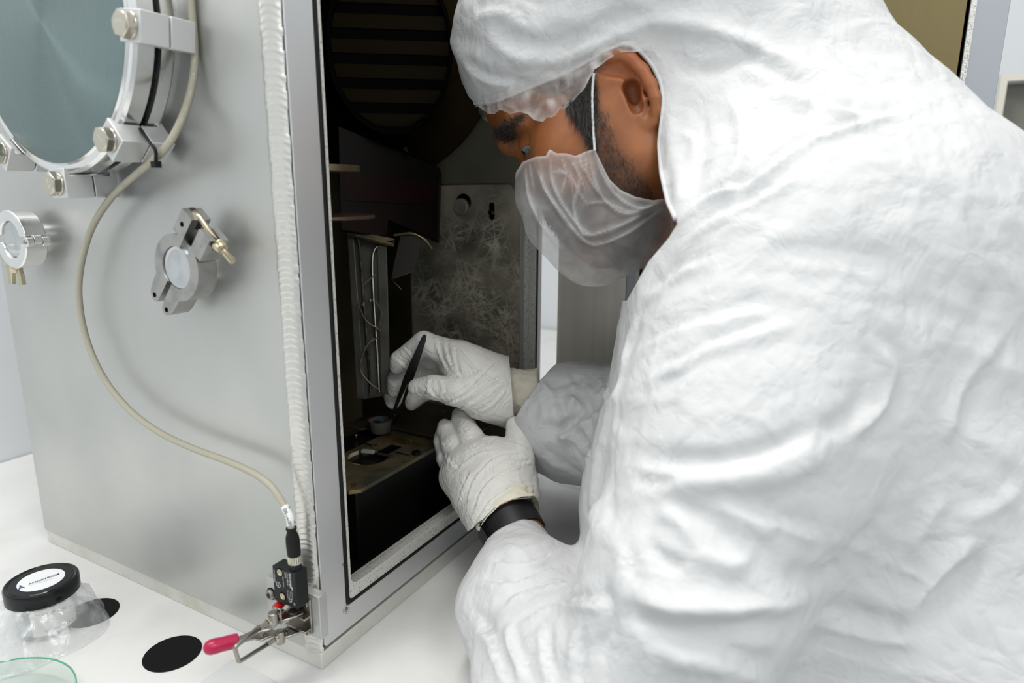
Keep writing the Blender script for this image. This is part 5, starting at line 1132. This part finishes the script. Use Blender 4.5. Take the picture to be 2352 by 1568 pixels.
NF = [([(1366, 346), (1384, 400), (1420, 452), (1470, 478), (1524, 462)], 6, 2.2, 'r'), ([(1352, 352), (1366, 410), (1390, 460), (1440, 490), (1520, 466)], 6, 2.2, 'r'), ([(1320, 362), (1330, 420), (1318, 470), (1330, 520), (1352, 540), (1420, 520), (1510, 475)], 7, 2.4, 'r'),
      ([(1262, 348), (1270, 420), (1300, 480), (1350, 535), (1400, 530)], 6, 2.2, 'r'), ([(1240, 360), (1250, 430), (1290, 490), (1340, 550), (1380, 560), (1450, 530), (1520, 480)], 7, 2.4, 'r'), ([(1204, 370), (1212, 440), (1240, 510), (1290, 570)], 7, 1.8, 'r'), ([(1345, 352), (1350, 400), (1380, 450), (1384, 462)], 5, 2, 'r'),
      ([(1262, 392), (1300, 400), (1312, 430)], 5, 1.4, 'r'), ([(1340, 470), (1380, 464), (1430, 480)], 5, 1.6, 'r'), ([(1300, 380), (1330, 440), (1350, 470)], 5, 1.4, 'r'), ([(1230, 380), (1262, 450), (1310, 520)], 5, 1.4, 'r'), ([(1290, 360), (1300, 400), (1290, 440)], 4, 1.2, 'r'), ([(1308, 362), (1330, 400), (1345, 440)], 4, 1.2, 'r'), ([(1270, 380), (1310, 410), (1316, 450)], 4, 1.2, 'r'), ([(1215, 372), (1226, 440)], 4, 1.2, 'r'), ([(1330, 352), (1336, 380), (1352, 400)], 6, 1.4, 'r'), ]
V = folds(V, F, NF); N_ = vnormals(V, F); V = V + N_ * (vnoise(V * 60, 2) * .0015)[:, None]
pu, pv, pd = proj(mirror(V)); sd = poly_sd(pu, pv, NETP)
V, F = clip(V, F, -sd)
pu, pv, pd = proj(V); dense = np.zeros(len(V)); nearside = hloc(V)[:, 1] > -.03
for pts, wpx, amp, _k in NF:
    c = resamp(np.array(smooth_path([np.array((a, b, 0.)) for a, b in pts], 6))[:, :2], 3); fr_ = nearside & (vnormals(V, F) @ FW < .25)
    D2 = np.sqrt((pu[:, None] - c[None, :, 0]) ** 2 + (pv[:, None] - c[None, :, 1]) ** 2); j = D2.argmin(1); dd = D2.min(1); tp_ = np.clip(np.sin(np.pi * np.clip(j / (len(c) - 1), .04, .9)) * 1.5, 0, 1)
    wn_ = wpx * (.75 + .35 * vnoise(V * 45, 12)); dense = np.maximum(dense, np.where(fr_, (np.exp(-(dd / (wn_ * .55)) ** 2) * .42 + np.exp(-(dd / (wn_ * 1.6)) ** 2) * .12) * tp_ * (.8 + .3 * vnoise(V * 70, 13)), 0))
dense = dense + np.clip(vnoise(V * 55, 7) * .16, -.06, .16)
pu, pv, pd = proj(mirror(V)); sd = -poly_sd(pu, pv, NETP); dense = np.maximum(dense, np.clip(1 - sd / 9, 0, 1) * .55)
netm = bpy.data.materials.new('net_nonwoven'); netm.use_nodes = True; veil(netm, .28, .40, 60)
lab(mesh_np('beard_net', V, F, netm, pers, {'dense': dense}), 'white see-through beard net over mouth and chin')
def skin_at(u, v, gap):
    pu, pv, pd = proj(HV); k = np.where(((pu - u) ** 2 + (pv - v) ** 2 < 64) & (HN @ FW < 0))[0]; return P(u, v, (np.median(pd[k]) if len(k) else .505) - gap)
st0 = [skin_at(1366, 346, .007), skin_at(1363, 300, .004), skin_at(1361, 250, .0035), skin_at(1361, 205, .004), skin_at(1364, 168, .005)]
lab(MB().tube([q * 1000 for q in smooth_path(st0, 8)], [.9 + .12 * (k % 2) for k in range(33)], 8).build('elastic_string', TYV, pers), 'white elastic string up to the ear')
# ------------------------------------------------------------------ gloves
def hand(name, chains, palm, lo, hi, lines, labtxt, blend=.0028, h=.0013):
    def fn(p):
        d = None
        for a, b, k in palm:
            (ca, ra), (cb, rb) = px(*a), px(*b); e = rc(p, ca, cb, ra, rb); d = e if d is None else smin(d, e, k)
        for c in chains:
            fd = None
            for a, b in zip(c[:-1], c[1:]):
                (ca, ra), (cb, rb) = px(*a), px(*b); e = rc(p, ca, cb, ra, rb); fd = e if fd is None else smin(fd, e, .003)
            d = smin(d, fd, blend)
        return d
    V, F = nets(fn, lo, hi, h); V = lapl(V, F, 3)
    V = folds(V, F, lines); N_ = vnormals(V, F)
    V = V + N_ * (vnoise(V * 90, 3) * .0005 + (1 - np.abs(vnoise(V * 60 + vnoise(V * 40)[:, None], 4)) * 2) * .0004)[:, None]
    return V, F
RCH = [
    [(1050, 820, .690, 36), (975, 789, .695, 28), (922, 828, .700, 24), (911, 843, .701, 17)],
    [(1052, 835, .712, 34), (955, 812, .720, 27), (916, 872, .728, 25), (907, 897, .729, 17)],
    [(1055, 855, .732, 30), (955, 850, .742, 25), (905, 905, .748, 23), (902, 924, .748, 16)],
    [(1060, 875, .745, 27), (1000, 885, .752, 22), (952, 915, .755, 20), (945, 928, .755, 15)],
    [(1115, 915, .672, 42), (1048, 897, .664, 34), (995, 889, .664, 27), (958, 889, .668, 21)],
]
RP = [((1190, 893, .698, 42), (1050, 822, .690, 37), .03), ((1195, 905, .702, 42), (1055, 840, .712, 35), .03), ((1195, 918, .708, 40), (1058, 862, .732, 31), .03), ((1190, 925, .706, 36), (1062, 882, .745, 27), .03), ((1185, 915, .692, 44), (1112, 912, .676, 46), .03), ((1120, 885, .685, 46), (1075, 860, .685, 36), .03)]
RL = [([(1000, 770), (1010, 810), (1030, 850)], 5, 1.70, 's'), ([(1020, 775), (1030, 820), (1050, 860)], 5, 1.70, 's'), ([(1040, 785), (1045, 830), (1060, 880)], 5, 1.70, 's'), ([(1000, 935), (1080, 905), (1160, 850)], 5, 1.87, 's'), ([(1040, 945), (1100, 915), (1165, 870)], 5, 1.87, 's'), ([(1030, 920), (1090, 880), (1140, 830)], 5, 1.87, 's'), ([(1080, 955), (1130, 925), (1160, 895)], 5, 1.87, 's'), ([(1010, 870), (1020, 895), (1010, 915)], 5, 1.70, 's'), ([(990, 868), (985, 890), (1000, 912)], 5, 1.70, 's'), ([(945, 905), (975, 905), (985, 885)], 4, 1.36, 's'), ([(905, 820), (930, 840), (925, 850)], 4, 1.36, 's'), ([(925, 795), (945, 815), (940, 835)], 4, 1.36, 's'), ([(890, 865), (905, 890), (900, 905)], 4, 1.36, 'r'), ([(1020, 865), (1060, 862), (1110, 845)], 6, 2.38, 'v'), ([(1055, 800), (1100, 850), (1150, 880)], 6, 1.70, 's')]
lo, hi = sizebox([P(850, 720, .80), P(1240, 720, .80), P(850, 1010, .80), P(1240, 1010, .80), P(850, 720, .63), P(1240, 1010, .63)], 0)
V, F = hand('glove', RCH, RP, lo, hi, RL, '')
sdc = 1176 - proj(V)[0] + (proj(V)[1] - 905) * .08
V, F = clip(V, F, sdc)
lab(mesh_np('glove', V, F, GLV, pers), 'white glove closed on the black tweezers')
def cuff(rings, wob, name, m, labtxt, seed=0, n=72):
    V = []; F = []; nr = len(rings)
    fine = np.array(smooth_path([np.r_[P(u, v, d), r * d / FPX, k] for u, v, d, r, k in rings], 5))
    C_ = fine[:, :3]; t0 = C_[-1] - C_[0]; t0 /= np.linalg.norm(t0); e1 = np.cross(t0, FW); e1 /= np.linalg.norm(e1); e2 = np.cross(t0, e1)
    for k in range(len(fine)):
        for i in range(n):
            a = 2 * math.pi * i / n; ca, sa = math.cos(a), math.sin(a)
            w = wob * (mn.noise((ca * 2.2 + seed, sa * 2.2, k * .22)) + .6 * mn.noise((ca * 5 + seed, sa * 5, k * .5)) + .5 * (1 - 2 * abs(mn.noise((ca * 3 - k * .12, sa * 3 + k * .2, seed)))))
            ax_ = wob * 1.4 * mn.noise((ca * 1.6, sa * 1.6, seed + 3)) * (k / (len(fine) - 1))
            V.append(C_[k] + (e1 * ca * fine[k, 4] + e2 * sa) * (fine[k, 3] + w) + t0 * ax_)
    for k in range(len(fine) - 1):
        for i in range(n): j = (i + 1) % n; F.append((k * n + i, k * n + j, (k + 1) * n + j, (k + 1) * n + i))
    o = mesh_np(name, np.array(V), np.array(F), m, pers, None, .0006); lab(o, labtxt); return o
cuff([(1146, 908, .696, 47, 1.32), (1152, 908, .697, 49, 1.33), (1172, 909, .699, 46, 1.3), (1195, 911, .700, 48, 1.3), (1228, 914, .700, 51, 1.3)], .0024, 'glove_cuff', GLC, 'cream gathered cuff of the glove holding the tweezers', 1)
LCH = [
    [(1102, 1060, .652, 37), (1080, 1005, .672, 30), (1062, 966, .690, 24), (1055, 953, .696, 18)],
    [(1066, 1078, .656, 34), (1042, 1022, .674, 27), (1026, 990, .690, 22), (1021, 978, .694, 17)],
    [(1048, 1100, .666, 30), (1028, 1050, .680, 24), (1016, 1012, .694, 19), (1013, 998, .698, 15)],
    [(1140, 1052, .657, 34), (1108, 1022, .678, 22), (1104, 1040, .702, 18), (1106, 1055, .710, 14)],
    [(1178, 1110, .636, 44), (1193, 1055, .640, 33), (1191, 1005, .655, 28), (1185, 978, .662, 22)],
]
LP = [((1185, 1205, .610, 44), (1140, 1052, .655, 36), .03), ((1155, 1205, .606, 46), (1102, 1060, .652, 38), .03), ((1152, 1215, .606, 38), (1066, 1078, .656, 34), .03), ((1150, 1226, .608, 32), (1048, 1100, .666, 30), .03), ((1190, 1205, .612, 40), (1178, 1110, .636, 44), .03), ((1150, 1120, .642, 48), (1160, 1080, .648, 40), .03)]
LL = [([(1040, 1085), (1090, 1045), (1140, 1030)], 6, 1.92, 's'), ([(1070, 1160), (1090, 1100), (1140, 1050), (1200, 1040)], 6, 2.08, 's'), ([(1085, 1180), (1110, 1120), (1160, 1080), (1222, 1060)], 6, 2.08, 's'), ([(1095, 1195), (1125, 1150), (1170, 1120), (1222, 1110)], 6, 2.08, 's'), ([(1050, 1170), (1060, 1130), (1080, 1080)], 6, 1.60, 's'), ([(1105, 1180), (1160, 1150), (1222, 1140)], 5, 1.76, 's'), ([(1160, 1010), (1190, 1020), (1215, 1030)], 5, 1.44, 's'), ([(1165, 1050), (1195, 1060), (1222, 1060)], 5, 1.44, 's'), ([(1050, 985), (1065, 990), (1085, 985)], 4, 1.28, 's'), ([(1055, 1010), (1075, 1012), (1095, 1000)], 4, 1.28, 's'), ([(1060, 1030), (1080, 1030), (1105, 1018)], 4, 1.28, 's'), ([(1010, 1010), (1025, 1020), (1040, 1010)], 4, 1.44, 's'), ([(1018, 1040), (1035, 1060), (1055, 1080)], 5, 1.60, 's')]
lo, hi = sizebox([P(980, 900, .76), P(1260, 900, .76), P(980, 1260, .70), P(1260, 1260, .70), P(980, 900, .60), P(1260, 1280, .56)], 0)
V, F = hand('glove', LCH, LP, lo, hi, LL, '')
pu, pv, pd = proj(V); sdc = np.interp(pu, [1050, 1095, 1135, 1175, 1230], [1238, 1206, 1166, 1148, 1142]) - pv
V, F = clip(V, F, sdc)
lab(mesh_np('glove', V, F, GLV, pers), 'white glove of the raised open hand with thumb apart')
cuff([(1153, 1156, .619, 46, 1.40), (1157, 1163, .613, 52, 1.42), (1163, 1176, .607, 53, 1.40), (1171, 1194, .601, 57, 1.38)], .0018, 'glove_cuff', GLC, 'cream rolled cuff of the glove above the watch', 5)
# wrist, watch
wr0, wr1 = P(1160, 1184, .613), P(1216, 1280, .580)
wt = wr1 - wr0; wt /= np.linalg.norm(wt)
rw = 25.5
lab(MB().lathe([(rw - .6, -2), (rw - .6, 40)], wr0 * 1000, wt, 48, False).build('wrist', SKIN, pers), 'wrist skin')
wa = thing('tmp', '', ''); bpy.data.objects.remove(wa)
wcen = P(1180, 1216, .603) * 1000
band = MB().lathe([(rw - .4, -11), (rw + 1.4, -11), (rw + 1.9, 0), (rw + 1.4, 11), (rw - .4, 11)], wcen, wt, 64, False).build('watch', mat('black_silicone', (.012, .012, .014), .5), pers); lab(band, 'black wrist watch with glossy oblong screen')
e1 = P(1106, 1246, .586) * 1000 - wcen; e1 -= wt * (e1 @ wt); e1 /= np.linalg.norm(e1); e2 = np.cross(wt, e1)
face = MB(); o3 = wcen + e1 * (rw + .6); face.prism(rrect(-12, -12, 12, 12, 6), (o3, wt * 1.15, e2 * .8, e1), -1, 3.2); face.prism(rrect(-10.5, -10.5, 10.5, 10.5, 5), (o3, wt * 1.15, e2 * .8, e1), 3.2, 3.9)
lab(face.build('watch_case', GPL, band, .8), 'glossy black screen'); 
for k in (-2, 0, 2): pass
# ------------------------------------------------------------------ tweezers
tw = thing('tweezers', 'black pointed tweezers held in the gloved hand over the crucible', 'tweezers', tuple(P(935, 880, .70) * 1000))
def arm(px_, off):
    pts = [P(u, v, d) * 1000 for u, v, d, w_ in px_]; t0 = pts[-1] - pts[0]; V = []; F = []
    for k, (q, (_, _, _, w_)) in enumerate(zip(pts, px_)):
        t = pts[min(k + 1, len(pts) - 1)] - pts[max(k - 1, 0)]; t /= np.linalg.norm(t); s = np.cross(t, FW); s /= np.linalg.norm(s); n_ = np.cross(s, t)
        for a, b in ((-1, -1), (1, -1), (1, 1), (-1, 1)): V.append(q + s * w_ * a + n_ * .7 * b)
    for k in range(len(pts) - 1):
        for i in range(4): j = (i + 1) % 4; F.append((k * 4 + i, k * 4 + j, k * 4 + 4 + j, k * 4 + 4 + i))
    F += [(0, 1, 2, 3), tuple(4 * (len(pts) - 1) + i for i in range(4))]
    return MB().add(V, F).build('prong', mat('black_coated_steel', (.012, .012, .013), .32, spec=.6), tw, .35)
arm([(976, 768, .664, 1.2), (972, 778, .665, 2.2), (960, 808, .668, 2.8), (947, 838, .672, 3.1), (934, 868, .680, 3.2), (924, 895, .695, 2.6), (912, 925, .725, 1.9), (903, 948, .755, 1.8), (895, 966, .775, 1.5), (891, 972, .778, .5)], 0)
arm([(977, 770, .668, 1.2), (974, 780, .670, 2.0), (964, 812, .673, 2.2), (953, 845, .677, 2.3), (942, 878, .684, 1.9), (934, 900, .697, 1.7), (924, 930, .725, 1.4), (917, 952, .755, 1.4), (906, 968, .775, 1.4), (903, 976, .779, .5)], 1)
